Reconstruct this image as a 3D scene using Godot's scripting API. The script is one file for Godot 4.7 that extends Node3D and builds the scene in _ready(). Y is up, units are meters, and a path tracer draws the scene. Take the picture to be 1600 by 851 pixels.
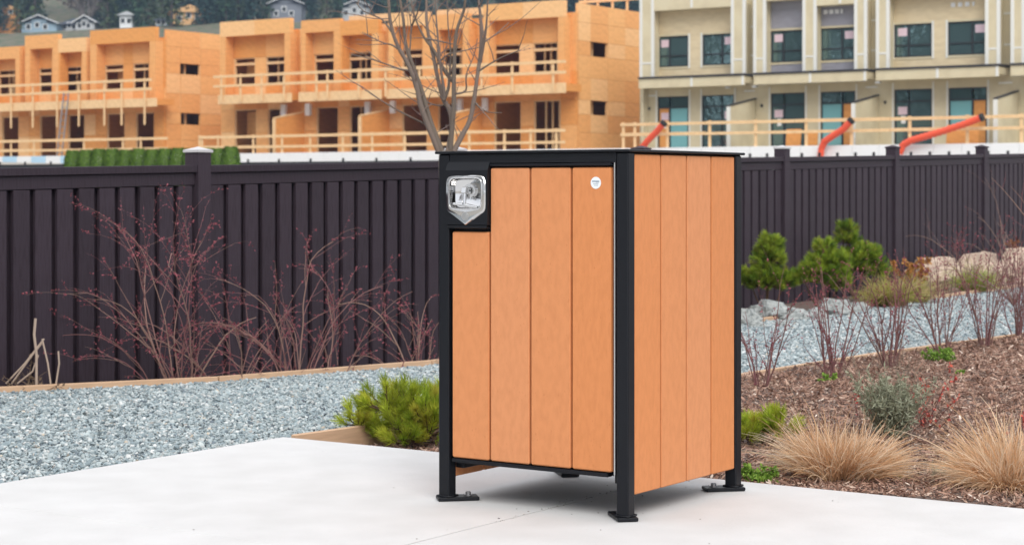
extends Node3D
# World axes follow the place: the bin's front and the terraces face +z, the long fence and the bin's side face +x.
const EYE := 0.963
const FOCAL := 2980.0 / 851.0     # focal length in picture heights
const YAW := 34.2
var rng := RandomNumberGenerator.new()
var taken := {}
var mats := {}

# ------------------------------------------------------------------ mesh collector
class MB:
	var v := PackedVector3Array()
	var n := PackedVector3Array()
	var c := PackedColorArray()
	var col := Color(1, 1, 1)
	func tri(a: Vector3, b: Vector3, d: Vector3, nn := Vector3.ZERO) -> void:
		var f := (b - a).cross(d - a)
		if nn == Vector3.ZERO:
			nn = -f.normalized()
		if f.dot(nn) > 0.0:
			v.append(a); v.append(d); v.append(b)
		else:
			v.append(a); v.append(b); v.append(d)
		for k in 3:
			n.append(nn); c.append(col)
	func tris(a: Vector3, b: Vector3, d: Vector3, na: Vector3, nb: Vector3, nd: Vector3) -> void:
		var f := (b - a).cross(d - a)
		if f.dot(na + nb + nd) > 0.0:
			v.append(a); v.append(d); v.append(b); n.append(na); n.append(nd); n.append(nb)
		else:
			v.append(a); v.append(b); v.append(d); n.append(na); n.append(nb); n.append(nd)
		for k in 3:
			c.append(col)
	func quad(a: Vector3, b: Vector3, d: Vector3, e: Vector3, nn := Vector3.ZERO) -> void:
		if nn == Vector3.ZERO:
			nn = -(b - a).cross(d - a).normalized()
		tri(a, b, d, nn); tri(a, d, e, nn)
	func box(lo: Vector3, hi: Vector3) -> void:
		rbox(Transform3D(Basis(), (lo + hi) / 2.0), hi - lo, 0.0)
	# a box whose edges are chamfered by r and shaded round
	func rbox(x: Transform3D, size: Vector3, r: float) -> void:
		var h := size / 2.0
		var ax := [Vector3.RIGHT, Vector3.UP, Vector3.BACK]
		for k in 3:
			for s in [-1.0, 1.0]:
				var nn: Vector3 = ax[k] * s
				var u: Vector3 = ax[(k + 1) % 3]
				var w: Vector3 = ax[(k + 2) % 3]
				var hu: float = h[(k + 1) % 3] - r
				var hw: float = h[(k + 2) % 3] - r
				var o: Vector3 = nn * h[k]
				quad(x * (o - u * hu - w * hw), x * (o + u * hu - w * hw), x * (o + u * hu + w * hw), x * (o - u * hu + w * hw), x.basis * nn)
		if r <= 0.0:
			return
		for k in 3:
			for s in [-1.0, 1.0]:
				for q in [-1.0, 1.0]:
					var n1: Vector3 = ax[(k + 1) % 3] * s
					var n2: Vector3 = ax[(k + 2) % 3] * q
					var a: Vector3 = ax[k] * (h[k] - r)
					var p1: Vector3 = n1 * h[(k + 1) % 3] + n2 * (h[(k + 2) % 3] - r)
					var p2: Vector3 = n1 * (h[(k + 1) % 3] - r) + n2 * h[(k + 2) % 3]
					var m1: Vector3 = x.basis * n1
					var m2: Vector3 = x.basis * n2
					tris(x * (p1 - a), x * (p1 + a), x * (p2 + a), m1, m1, m2)
					tris(x * (p1 - a), x * (p2 + a), x * (p2 - a), m1, m2, m2)
		for sx in [-1.0, 1.0]:
			for sy in [-1.0, 1.0]:
				for sz in [-1.0, 1.0]:
					var p := Vector3(sx * h.x, sy * h.y, sz * h.z)
					var i := Vector3(sx, sy, sz) * r
					tris(x * (p - Vector3(0, i.y, i.z)), x * (p - Vector3(i.x, 0, i.z)), x * (p - Vector3(i.x, i.y, 0)), x.basis * Vector3(sx, 0, 0), x.basis * Vector3(0, sy, 0), x.basis * Vector3(0, 0, sz))
	func bar(a: Vector3, b: Vector3, w: float, d: float, r := 0.0) -> void:
		var y := (b - a).normalized()
		var side := y.cross(Vector3.UP if absf(y.y) < 0.9 else Vector3.BACK).normalized()
		rbox(Transform3D(Basis(side, y, side.cross(y)), (a + b) / 2.0), Vector3(w, (b - a).length(), d), r)
	func tube(p: PackedVector3Array, rad: PackedFloat32Array, sides: int, cap := false) -> void:
		var rings := []
		var dirs := []
		var up := Vector3(0.31, 0.17, 0.93)
		for k in p.size():
			var t := (p[mini(k + 1, p.size() - 1)] - p[maxi(k - 1, 0)]).normalized()
			var s := t.cross(up).normalized()
			if s.length() < 0.5:
				s = t.cross(Vector3.RIGHT).normalized()
			var w := s.cross(t)
			up = w
			var ring := PackedVector3Array()
			var dd := PackedVector3Array()
			for j in sides:
				var a := TAU * j / sides
				var d := s * cos(a) + w * sin(a)
				dd.append(d); ring.append(p[k] + d * rad[k])
			rings.append(ring); dirs.append(dd)
		for k in p.size() - 1:
			for j in sides:
				var j2 := (j + 1) % sides
				tris(rings[k][j], rings[k + 1][j], rings[k + 1][j2], dirs[k][j], dirs[k + 1][j], dirs[k + 1][j2])
				tris(rings[k][j], rings[k + 1][j2], rings[k][j2], dirs[k][j], dirs[k + 1][j2], dirs[k][j2])
		if cap:
			for e in [0, p.size() - 1]:
				var t := (p[e] - p[1 if e == 0 else p.size() - 2]).normalized()
				for j in sides:
					tri(p[e], rings[e][j], rings[e][(j + 1) % sides], t)
	func cyl(a: Vector3, b: Vector3, r: float, sides := 16) -> void:
		tube(PackedVector3Array([a, b]), PackedFloat32Array([r, r]), sides, true)
	func mesh() -> ArrayMesh:
		var m := ArrayMesh.new()
		var arr := []
		arr.resize(Mesh.ARRAY_MAX)
		arr[Mesh.ARRAY_VERTEX] = v; arr[Mesh.ARRAY_NORMAL] = n; arr[Mesh.ARRAY_COLOR] = c
		m.add_surface_from_arrays(Mesh.PRIMITIVE_TRIANGLES, arr)
		return m

# ------------------------------------------------------------------ naming
func numbered(called: String) -> String:
	if not taken.has(called):
		taken[called] = 0
		return called
	taken[called] += 1
	return "%s_%03d" % [called, taken[called]]
func tag(o: Node, label: String, category: String, group := "", kind := "") -> Node:
	o.set_meta("label", label); o.set_meta("category", category)
	if group: o.set_meta("group", group)
	if kind: o.set_meta("kind", kind)
	return o
func thing(called: String, label: String, category: String, at := Vector3.ZERO, turn := 0.0, group := "") -> Node3D:
	var o := Node3D.new()
	o.name = numbered(called); add_child(o)
	o.position = at; o.rotation.y = turn
	tag(o, label, category, group)
	return o
func part(called: String, m, material: Material, parent: Node, at := Transform3D()) -> MeshInstance3D:
	var o := MeshInstance3D.new()
	o.name = called if parent != self else numbered(called)
	o.mesh = m.mesh() if m is MB else m
	o.material_override = material
	o.transform = at
	parent.add_child(o, true)
	return o
func struct(called: String, m, material: Material, label := "") -> MeshInstance3D:
	var o := part(called, m, material, self)
	o.set_meta("kind", "structure")
	if label: o.set_meta("label", label)
	return o
func bx(called: String, parent: Node, material: Material, lo: Vector3, hi: Vector3, r := 0.0) -> MeshInstance3D:
	var a := Vector3(minf(lo.x, hi.x), minf(lo.y, hi.y), minf(lo.z, hi.z))
	var b := Vector3(maxf(lo.x, hi.x), maxf(lo.y, hi.y), maxf(lo.z, hi.z))
	var m := MB.new()
	m.rbox(Transform3D(), b - a, r)
	return part(called, m, material, parent, Transform3D(Basis(), (a + b) / 2.0))

# ------------------------------------------------------------------ survey: measurements taken on the photograph turned into metres
func ray(px: float, py: float) -> Vector3:
	var t := deg_to_rad(YAW)
	var a := (px - 800.0) / 2980.0
	return Vector3(-sin(t) + a * cos(t), (293.0 - py) / 2980.0, -cos(t) - a * sin(t))
func gp(px: float, py: float, y := 0.0) -> Vector3:
	var r := ray(px, py)
	return Vector3(0, EYE, 0) + r * ((y - EYE) / r.y)
func at(px: float, py: float, depth: float) -> Vector3:
	return Vector3(0, EYE, 0) + ray(px, py) * depth
func on_z(px: float, py: float, z: float) -> Vector3:
	var r := ray(px, py)
	return Vector3(0, EYE, 0) + r * (z / r.z)
func xz(px: float, z: float) -> float:
	return on_z(px, 293.0, z).x
func zx(px: float, x: float) -> float:
	var r := ray(px, 293.0)
	return r.z * (x / r.x)

# ------------------------------------------------------------------ materials
func lin(r: float, g: float, b: float) -> Color:
	return Color(r, g, b).linear_to_srgb()
func noise(sd: int, freq: float, oct := 4, kind := FastNoiseLite.TYPE_SIMPLEX_SMOOTH) -> FastNoiseLite:
	var f := FastNoiseLite.new()
	f.seed = sd; f.frequency = freq; f.noise_type = kind
	f.fractal_type = FastNoiseLite.FRACTAL_FBM; f.fractal_octaves = oct
	return f
func gray(sd: int, freq: float, oct: int, size := 256, kind := FastNoiseLite.TYPE_SIMPLEX_SMOOTH) -> PackedByteArray:
	var im := noise(sd, freq, oct, kind).get_seamless_image(size, size)
	im.convert(Image.FORMAT_L8)
	return im.get_data()
# a colour texture: a blend of two tones by noise, with specks of a third tone where another noise is high
func ntex(sd: int, freq: float, oct: int, c0: Color, c1: Color, size := 256, c2 = null, f2 := 0.05, cut := 0.8) -> ImageTexture:
	var g := gray(sd, freq, oct, size)
	var h := gray(sd + 77, f2, 2, size) if c2 != null else PackedByteArray()
	var out := PackedByteArray()
	out.resize(size * size * 3)
	for k in size * size:
		var col := c0.lerp(c1, g[k] / 255.0)
		if c2 != null:
			col = col.lerp(c2, clampf((h[k] / 255.0 - cut) * 12.0, 0.0, 1.0))
		col = col.linear_to_srgb()
		out[k * 3] = int(clampf(col.r, 0, 1) * 255); out[k * 3 + 1] = int(clampf(col.g, 0, 1) * 255); out[k * 3 + 2] = int(clampf(col.b, 0, 1) * 255)
	return ImageTexture.create_from_image(Image.create_from_data(size, size, false, Image.FORMAT_RGB8, out))
func btex(sd: int, freq: float, oct: int, size := 256, kind := FastNoiseLite.TYPE_SIMPLEX_SMOOTH) -> ImageTexture:
	return ImageTexture.create_from_image(Image.create_from_data(size, size, false, Image.FORMAT_L8, gray(sd, freq, oct, size, kind)))
func M(col: Color, rough: float, metal := 0.0, tex: Texture2D = null, scale := Vector3.ONE, bump: Texture2D = null, cm := 0.05, world := true) -> StandardMaterial3D:
	var m := StandardMaterial3D.new()
	m.albedo_color = col; m.roughness = rough; m.metallic = metal
	if tex or bump:
		m.uv1_triplanar = true; m.uv1_world_triplanar = world; m.uv1_scale = scale; m.uv1_triplanar_sharpness = 8.0
	if tex: m.albedo_texture = tex
	if bump:
		m.heightmap_enabled = true; m.heightmap_texture = bump; m.heightmap_scale = cm
	return m
func VC(rough: float, back := 0.0) -> StandardMaterial3D:
	var m := StandardMaterial3D.new()
	m.vertex_color_use_as_albedo = true; m.roughness = rough; m.cull_mode = BaseMaterial3D.CULL_DISABLED
	m.metallic_specular = 0.3
	if back > 0.0:
		m.backlight_enabled = true; m.backlight = Color(back, back, back)
	return m
func tone(a: Color, b: Color) -> Color:
	var k := rng.randf()
	return Color(lerpf(a.r, b.r, k), lerpf(a.g, b.g, k), lerpf(a.b, b.b, k))

func make_materials() -> void:
	var white := Color(1, 1, 1)
	var grain := ntex(3, 0.02, 4, Color(0.84, 0.82, 0.8), Color(1.08, 1.06, 1.04), 256)
	var mottle := ntex(5, 0.03, 5, Color(0.9, 0.885, 0.87), Color(1.04, 1.05, 1.06), 512, Color(0.8, 0.72, 0.65), 0.1, 0.83)
	var fine := btex(8, 0.12, 3)
	for k in 3:
		var b: Color = [Color(0.605, 0.246, 0.102), Color(0.612, 0.258, 0.115), Color(0.598, 0.232, 0.088)][k]
		mats["board%d" % k] = M(b.linear_to_srgb(), 0.5, 0.0, mottle, Vector3(2.2 + 0.5 * k, 1.1, 2.2 + 0.4 * k), fine, 0.02)
	for k in 3: mats["board%d" % k].metallic_specular = 0.32
	mats.powder = M(lin(0.0065, 0.0075, 0.0105), 0.42, 0.0, null, Vector3.ONE * 9.0, fine, 0.012)
	mats.chrome = M(lin(0.66, 0.66, 0.66), 0.1, 1.0)
	mats.powder.metallic_specular = 0.35
	mats.steel = M(lin(0.6, 0.6, 0.6), 0.3, 1.0)
	mats.galv = M(lin(0.32, 0.32, 0.33), 0.45, 0.9)
	mats.sticker = M(lin(0.74, 0.78, 0.8), 0.35)
	mats.ink = M(lin(0.3, 0.36, 0.42), 0.5)
	mats.concrete = M(white, 0.85, 0.0, ntex(21, 0.012, 6, Color(0.53, 0.53, 0.528), Color(0.6, 0.602, 0.604), 512, Color(0.49, 0.485, 0.475), 0.2, 0.82), Vector3.ONE * 0.55, btex(22, 0.25, 2, 512), 0.04)
	mats.gravel_bed = M(white, 0.95, 0.0, ntex(31, 0.09, 4, Color(0.14, 0.16, 0.17), Color(0.38, 0.42, 0.44), 256), Vector3.ONE * 3.0)
	mats.soil = M(white, 0.95, 0.0, ntex(33, 0.05, 5, Color(0.075, 0.05, 0.042), Color(0.21, 0.15, 0.125), 256), Vector3.ONE * 1.7, btex(34, 0.08, 4), 1.2)
	mats.dirt = M(white, 0.95, 0.0, ntex(35, 0.03, 5, Color(0.3, 0.28, 0.25), Color(0.46, 0.44, 0.4), 256), Vector3.ONE * 0.2)
	mats.hill = M(white, 0.95, 0.0, ntex(36, 0.03, 5, Color(0.06, 0.07, 0.035), Color(0.17, 0.14, 0.1), 256, Color(0.05, 0.085, 0.035), 0.03, 0.6), Vector3.ONE * 0.06)
	mats.stone = VC(0.85)
	mats.edging = M(lin(0.56, 0.38, 0.25), 0.8, 0.0, grain, Vector3(9, 9, 0.8))
	mats.fence = M(lin(0.044, 0.0325, 0.044), 0.55, 0.0, ntex(41, 0.03, 5, Color(0.62, 0.6, 0.6), Color(1.3, 1.27, 1.25), 256), Vector3(14, 0.7, 14), fine, 0.03)
	mats.fence2 = M(lin(0.038, 0.028, 0.038), 0.55, 0.0, mats.fence.albedo_texture, Vector3(11, 0.9, 11), fine, 0.03)
	mats.fence.metallic_specular = 0.3
	mats.fence2.metallic_specular = 0.3
	mats.cap = M(lin(0.5, 0.49, 0.5), 0.35)
	mats.black = M(lin(0.012, 0.012, 0.014), 0.5)
	mats.leaf = VC(0.55, 0.5)
	mats.dry = VC(0.75, 0.9)
	mats.bark = VC(0.85)
	var ply := ntex(51, 0.02, 4, Color(0.88, 0.86, 0.83), Color(1.07, 1.06, 1.05), 256)
	var tones := [Color(0.78, 0.39, 0.14), Color(0.81, 0.44, 0.17), Color(0.74, 0.33, 0.09), Color(0.84, 0.51, 0.24), Color(0.72, 0.31, 0.085)]
	for k in 5:
		mats["ply%d" % k] = M(tones[k].linear_to_srgb(), 0.75, 0.0, ply, Vector3(0.4 + 0.1 * k, 1.1, 0.4))
	mats.lumber = M(lin(0.8, 0.55, 0.3), 0.7, 0.0, ply, Vector3.ONE * 0.8)
	mats.membrane = M(lin(0.78, 0.79, 0.8), 0.6)
	mats.blueboard = M(lin(0.42, 0.62, 0.78), 0.6)
	mats.siding = M(lin(0.67, 0.56, 0.37), 0.7, 0.0, ply, Vector3(0.3, 0.9, 0.3))
	mats.siding_panel = M(lin(0.62, 0.55, 0.38), 0.7, 0.0, ply, Vector3(0.2, 0.2, 0.2))
	mats.siding_grey = M(lin(0.3, 0.3, 0.35), 0.7, 0.0, ply, Vector3(0.3, 0.9, 0.3))
	mats.trim = M(lin(0.7, 0.7, 0.66), 0.6)
	mats.flashing = M(lin(0.03, 0.03, 0.035), 0.5)
	mats.frame = M(lin(0.02, 0.024, 0.028), 0.45)
	mats.glass = M(lin(0.15, 0.24, 0.25), 0.02, 0.65, null, Vector3.ONE * 0.5, btex(61, 0.02, 2), 0.25)
	mats.glass_teal = M(lin(0.25, 0.55, 0.58), 0.12, 0.2)
	mats.paper = M(lin(0.72, 0.55, 0.62), 0.8)
	mats.paper_white = M(lin(0.8, 0.8, 0.8), 0.8)
	mats.plastic_white = M(lin(0.75, 0.76, 0.77), 0.5)
	mats.grey_unit = M(lin(0.4, 0.4, 0.41), 0.5)
	mats.chute = M(lin(0.78, 0.09, 0.035), 0.45)
	mats.sandstone = M(white, 0.85, 0.0, ntex(71, 0.02, 5, Color(0.36, 0.27, 0.2), Color(0.58, 0.45, 0.36), 256), Vector3.ONE * 1.5, fine, 0.4)
	mats.boulder = M(white, 0.85, 0.0, ntex(72, 0.03, 5, Color(0.14, 0.16, 0.16), Color(0.46, 0.48, 0.47), 256), Vector3.ONE * 2.6, btex(73, 0.05, 5), 1.0)
	mats.slate = M(lin(0.1, 0.115, 0.15), 0.7)
	mats.house_blue = M(lin(0.3, 0.42, 0.52), 0.7)
	mats.house_pale = M(lin(0.5, 0.52, 0.54), 0.7)
	mats.house_grey = M(lin(0.2, 0.22, 0.26), 0.7)
	mats.house_trim = M(lin(0.78, 0.8, 0.82), 0.6)

# ------------------------------------------------------------------ the setting
func sheet(pts: Array, y: float) -> MB:
	var m := MB.new()
	var flat := PackedVector2Array()
	for p in pts: flat.append(Vector2(p.x, p.z))
	var idx := Geometry2D.triangulate_polygon(flat)
	for k in range(0, idx.size(), 3):
		var t := []
		for j in 3:
			var p: Vector3 = pts[idx[k + j]]
			t.append(Vector3(p.x, y + p.y, p.z))
		m.tri(t[0], t[1], t[2], Vector3.UP)
	return m

var E1: Array = []
var E2: Array = []
func hill(p: Vector3) -> float:
	var t := deg_to_rad(YAW)
	var d := -p.x * sin(t) - p.z * cos(t)
	var ks := [[-400, -0.35], [26, -0.35], [30, -0.3], [56, 0.3], [78, 1.2], [150, 4.0], [230, 14.0], [290, 24.2], [330, 27.5], [450, 52.0], [700, 130.0], [1000, 210.0]]
	for k in ks.size() - 1:
		if d < ks[k + 1][0]:
			return lerpf(ks[k][1], ks[k + 1][1], clampf((d - ks[k][0]) / (ks[k + 1][0] - ks[k][0]), 0, 1))
	return 210.0

func build_ground() -> void:
	# the one sheet that reaches the horizon: flat round the garden, rising to the wooded hillside
	var t := deg_to_rad(YAW)
	var fw := Vector3(-sin(t), 0, -cos(t))
	var rt := Vector3(cos(t), 0, -sin(t))
	var m := MB.new()
	var ds := [-300.0, -60.0, -8.0, 8.0, 26.0, 30.0, 56.0, 78.0, 110.0, 150.0, 190.0, 230.0, 260.0, 290.0, 310.0, 330.0, 390.0, 450.0, 575.0, 700.0, 1000.0]
	var xs := []
	for k in 33: xs.append((k - 16) * 38.0)
	var nz := noise(90, 0.02, 3)
	var far := MB.new()
	for i in ds.size() - 1:
		for j in xs.size() - 1:
			var q := []
			for e in [[0, 0], [0, 1], [1, 1], [1, 0]]:
				var p: Vector3 = fw * ds[i + e[0]] + rt * xs[j + e[1]]
				p.y = hill(p) + (nz.get_noise_2d(p.x, p.z) * 3.0 if ds[i + e[0]] > 200 else 0.0)
				q.append(p)
			var to := far if ds[i] >= 150.0 else m
			to.tri(q[0], q[1], q[2]); to.tri(q[0], q[2], q[3])
	struct("ground", m, mats.dirt, "pale bare ground of the building site").set_meta("category", "ground")
	struct("hillside", far, mats.hill, "scrubby brown green hillside behind the building site").set_meta("category", "hill")

	# edging lines of the gravel path
	E1 = [Vector3(-4.88, 0, -5.66), Vector3(-4.72, 0, -7.4), Vector3(-4.57, 0, -8.86), Vector3(-4.5, 0, -10.4), Vector3(-4.3, 0, -12.36), Vector3(-3.9, 0, -15.5), Vector3(-3.4, 0, -19.0)]
	E2 = [Vector3(-8.0, 0, -4.4), Vector3(-7.24, 0, -6.22), Vector3(-6.71, 0, -7.2), Vector3(-6.36, 0, -8.55), Vector3(-6.34, 0, -10.4), Vector3(-6.4, 0, -12.41), Vector3(-6.42, 0, -15.24), Vector3(-6.5, 0, -19.09), Vector3(-6.6, 0, -23.0)]
	var poly := [Vector3(-4.89, 0, -1.0), Vector3(-4.89, 0, -5.66)] + E1.slice(1) + [Vector3(-3.2, 0, -23.0)]
	for k in E2.size(): poly.append(E2[E2.size() - 1 - k])
	poly.append(Vector3(-8.6, 0, -1.0))
	struct("gravel_path", sheet(poly, -0.045), mats.gravel_bed, "blue grey crushed gravel path beside the concrete patio").set_meta("category", "path")
	var bed := [Vector3(-4.88, 0, -5.6), Vector3(6.0, 0, -5.6), Vector3(6.0, 0, -23.0), Vector3(-3.2, 0, -23.0)]
	for k in E1.size(): bed.append(E1[E1.size() - 1 - k])
	# the planted bed is gently uneven
	var bm := MB.new()
	var flat := PackedVector2Array()
	for p in bed: flat.append(Vector2(p.x, p.z))
	var bn := noise(91, 0.9, 3)
	var st := 0.13
	for i in range(0, 85):
		for j in range(0, 135):
			var x0 := -5.0 + i * st
			var z0 := -5.6 - j * st
			if not Geometry2D.is_point_in_polygon(Vector2(x0 + st / 2, z0 - st / 2), flat) and x0 < -3.0 and i > 6:
				continue
			if x0 < E1_x(z0 - st) + 0.02 and x0 + st < E1_x(z0 - st) + 0.06:
				continue
			var q := []
			for e in [[0, 0], [1, 0], [1, 1], [0, 1]]:
				var px: float = maxf(x0 + e[0] * st, E1_x(z0 - e[1] * st) + 0.035)
				var pz: float = z0 - e[1] * st
				q.append(Vector3(px, bed_y(px, pz, bn), pz))
			bm.tri(q[0], q[1], q[2]); bm.tri(q[0], q[2], q[3])
	struct("planting_bed", bm, mats.soil, "brown bark mulch bed behind the concrete patio").set_meta("category", "bed")
	# soil strip between the path's far edging and the fence: sunk at the bare end, level among the boulders
	var sm := MB.new()
	for k in E2.size() - 1:
		var ya := -0.27 if E2[k].z > -11.0 else -0.05
		var yb := -0.27 if E2[k + 1].z > -11.0 else -0.05
		sm.quad(Vector3(E2[k].x, ya, E2[k].z), Vector3(E2[k + 1].x, yb, E2[k + 1].z), Vector3(-7.7, yb, E2[k + 1].z), Vector3(-7.7, ya, E2[k].z), Vector3.UP)
	struct("soil_strip", sm, mats.soil, "bare soil strip along the foot of the dark fence").set_meta("category", "bed")
	# timber edging boards
	for line in [E1, E2]:
		var e := thing("timber_edging", "low timber edging board between gravel path and mulch bed" if line == E1 else "low timber edging board between gravel path and dark fence", "edging")
		for k in line.size() - 1:
			var a: Vector3 = line[k]
			var b: Vector3 = line[k + 1]
			var mm := MB.new()
			mm.rbox(Transform3D(), Vector3(0.028, 0.2, (b - a).length() - 0.004), 0.004)
			var d := (b - a).normalized()
			part("plank", mm, mats.edging, e, Transform3D(Basis(d.cross(Vector3.UP).normalized() * -1.0, Vector3.UP, d * -1.0).orthonormalized(), (a + b) / 2 + Vector3(0, -0.099, 0)))
	# concrete patio: panels parted by tooled joints
	var slab := Node3D.new()
	slab.name = "concrete_patio"; add_child(slab)
	slab.set_meta("kind", "structure"); slab.set_meta("label", "pale concrete patio slab under the litter bin"); slab.set_meta("category", "patio")
	var gx := [-4.88, -3.13, -1.3, 0.5, 2.3, 4.1]
	var gz := [-5.6, -3.9, -2.1, -0.3, 1.5, 3.3]
	for i in gx.size() - 1:
		for j in gz.size() - 1:
			var h := MB.new()
			h.rbox(Transform3D(), Vector3(gx[i + 1] - gx[i] - 0.0085, 0.14, gz[j + 1] - gz[j] - 0.0025), 0.0025)
			part("slab_panel", h, mats.concrete, slab, Transform3D(Basis(), Vector3((gx[i] + gx[i + 1]) / 2, -0.07, (gz[j] + gz[j + 1]) / 2)))

func E1_x(z: float) -> float:
	if z > E1[0].z: return E1[0].x
	for k in E1.size() - 1:
		if z > E1[k + 1].z:
			return lerpf(E1[k].x, E1[k + 1].x, (z - E1[k].z) / (E1[k + 1].z - E1[k].z))
	return E1[-1].x
func E2_x(z: float) -> float:
	if z > E2[0].z: return E2[0].x
	for k in E2.size() - 1:
		if z > E2[k + 1].z:
			return lerpf(E2[k].x, E2[k + 1].x, (z - E2[k].z) / (E2[k + 1].z - E2[k].z))
	return E2[-1].x
func bed_y(x: float, z: float, bn: FastNoiseLite) -> float:
	return -0.014 + 0.018 * bn.get_noise_2d(x, z) - 0.07 * clampf((-3.6 - x) / 0.8, 0, 1) * clampf((z + 6.8) / 0.6, 0, 1)

func pebble(sd: int, flat: float, long: float) -> MB:
	rng.seed = sd
	var m := MB.new()
	var g := (1.0 + sqrt(5.0)) / 2.0
	var p := []
	for s in [-1.0, 1.0]:
		for q in [-1.0, 1.0]:
			p.append(Vector3(s, q * g, 0)); p.append(Vector3(0, s, q * g)); p.append(Vector3(q * g, 0, s))
	for k in p.size():
		p[k] = p[k].normalized() * rng.randf_range(0.72, 1.2) * Vector3(long, flat, 1.0)
	for i in p.size():
		for j in range(i + 1, p.size()):
			for k in range(j + 1, p.size()):
				var a: Vector3 = p[i]; var b: Vector3 = p[j]; var c: Vector3 = p[k]
				var nn := (b - a).cross(c - a)
				var ok := true
				var sg := 0.0
				for q in p:
					var d: float = nn.dot(q - a)
					if absf(d) < 1e-6: continue
					if sg == 0.0: sg = signf(d)
					elif signf(d) != sg:
						ok = false; break
				if ok:
					m.tri(a, b, c, (nn * -sg).normalized())
	return m

func scatter(called: String, label: String, category: String, mesh: ArrayMesh, material: Material, xf: Array, cols: Array) -> void:
	var mm := MultiMesh.new()
	mm.transform_format = MultiMesh.TRANSFORM_3D; mm.use_colors = true; mm.mesh = mesh
	mm.instance_count = xf.size()
	for k in xf.size():
		mm.set_instance_transform(k, xf[k]); mm.set_instance_color(k, cols[k])
	var o := MultiMeshInstance3D.new()
	o.name = numbered(called); o.multimesh = mm; o.material_override = material
	add_child(o)
	tag(o, label, category, "", "stuff")

func build_gravel() -> void:
	var shapes := [pebble(1, 0.6, 1.25), pebble(2, 0.5, 1.0), pebble(3, 0.75, 1.1), pebble(7, 0.45, 1.45)]
	var xf := [[], [], [], []]
	var cs := [[], [], [], []]
	rng.seed = 404
	var pool := [Color(0.29, 0.345, 0.365), Color(0.36, 0.415, 0.43), Color(0.23, 0.285, 0.31), Color(0.44, 0.485, 0.49), Color(0.54, 0.56, 0.56), Color(0.13, 0.16, 0.185), Color(0.41, 0.47, 0.48), Color(0.42, 0.4, 0.38), Color(0.5, 0.44, 0.36), Color(0.09, 0.1, 0.115)]
	for k in 250000:
		var near := k < 145000
		var z := rng.randf_range(-9.0, -3.2) if near else rng.randf_range(-21.0, -8.6)
		var lo := E2_x(z) + 0.022
		var hi := -4.893 if z > -5.66 else E1_x(z) - 0.022
		var x := rng.randf_range(lo, hi)
		var s := 0.0045 + 0.0065 * pow(rng.randf(), 1.4) if near else rng.randf_range(0.0065, 0.0125)
		if rng.randf() < 0.02: s *= 1.6
		var b := Basis.from_euler(Vector3(rng.randfn(0, 0.5), rng.randf() * TAU, rng.randfn(0, 0.5))).scaled(Vector3.ONE * s)
		var lift := rng.randf() * 0.018
		var w := k % 4
		xf[w].append(Transform3D(b, Vector3(x, -0.041 + lift, z)))
		var c: Color = pool[mini(int(absf(rng.randfn(0, 3.2))), 9)]
		var f := rng.randf_range(0.8, 1.2)
		cs[w].append(Color(c.r * f, c.g * f, c.b * f))
	for w in 4:
		scatter("gravel_stones", ["wedge shaped", "round", "chunky", "splinter shaped"][w] + " blue grey gravel stones covering the path", "gravel", shapes[w].mesh(), mats.stone, xf[w], cs[w])

func build_mulch() -> void:
	rng.seed = 505
	var bn := noise(91, 0.9, 3)
	var shapes := [pebble(11, 0.25, 3.2), pebble(12, 0.35, 1.9), pebble(13, 0.3, 5.5)]
	rng.seed = 506
	var xf := [[], [], []]
	var cs := [[], [], []]
	var pool := [Color(0.25, 0.145, 0.105), Color(0.33, 0.205, 0.155), Color(0.175, 0.1, 0.078), Color(0.42, 0.29, 0.225), Color(0.54, 0.41, 0.33), Color(0.09, 0.053, 0.044), Color(0.66, 0.56, 0.48)]
	for k in 200000:
		var z := -5.61 - pow(rng.randf(), 1.25) * 12.0
		var x := rng.randf_range(E1_x(z) + 0.03, maxf(-0.9, E1_x(z) + 1.6))
		var s := (0.0014 + 0.0042 * pow(rng.randf(), 1.8)) * (1.0 + clampf((-z - 6.0) / 10.0, 0, 0.5))
		var b := Basis.from_euler(Vector3(rng.randfn(0, 0.5), rng.randf() * TAU, rng.randfn(0, 0.5))).scaled(Vector3.ONE * s)
		var w := k % 3
		xf[w].append(Transform3D(b, Vector3(x, bed_y(x, z, bn) + rng.randf() * 0.011, z)))
		var c: Color = pool[mini(int(absf(rng.randfn(0, 2.4))), 6)]
		var f := rng.randf_range(0.8, 1.2)
		cs[w].append(Color(c.r * f, c.g * f, c.b * f))
	for w in 3:
		scatter("mulch_chips", ["broad", "stubby", "long thin"][w] + " brown bark chips spread over the planting bed", "mulch", shapes[w].mesh(), mats.stone, xf[w], cs[w])
	# crumbs of soil and grit swept onto the concrete round the bin
	var gx := []
	var gc := []
	for k in 110:
		var p := Vector3(-3.15, 0.002, -5.2) + Vector3(rng.randfn(0, 0.16), 0, rng.randfn(0, 0.3))
		if k > 45: p = Vector3(-3.13 + rng.randfn(0, 0.012), 0.0015, rng.randf_range(-5.4, -4.5))
		if k > 88: p = Vector3(rng.randf_range(-4.6, -2.2), 0.0015, rng.randf_range(-5.5, -3.6))
		gx.append(Transform3D(Basis.from_euler(Vector3(0, rng.randf() * TAU, 0)).scaled(Vector3.ONE * rng.randf_range(0.001, 0.0026)), p))
		gc.append(tone(Color(0.04, 0.03, 0.028), Color(0.16, 0.12, 0.1)))
	scatter("grit", "dark crumbs of grit on the concrete under the bin", "grit", shapes[1].mesh(), mats.stone, gx, gc)

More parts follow.
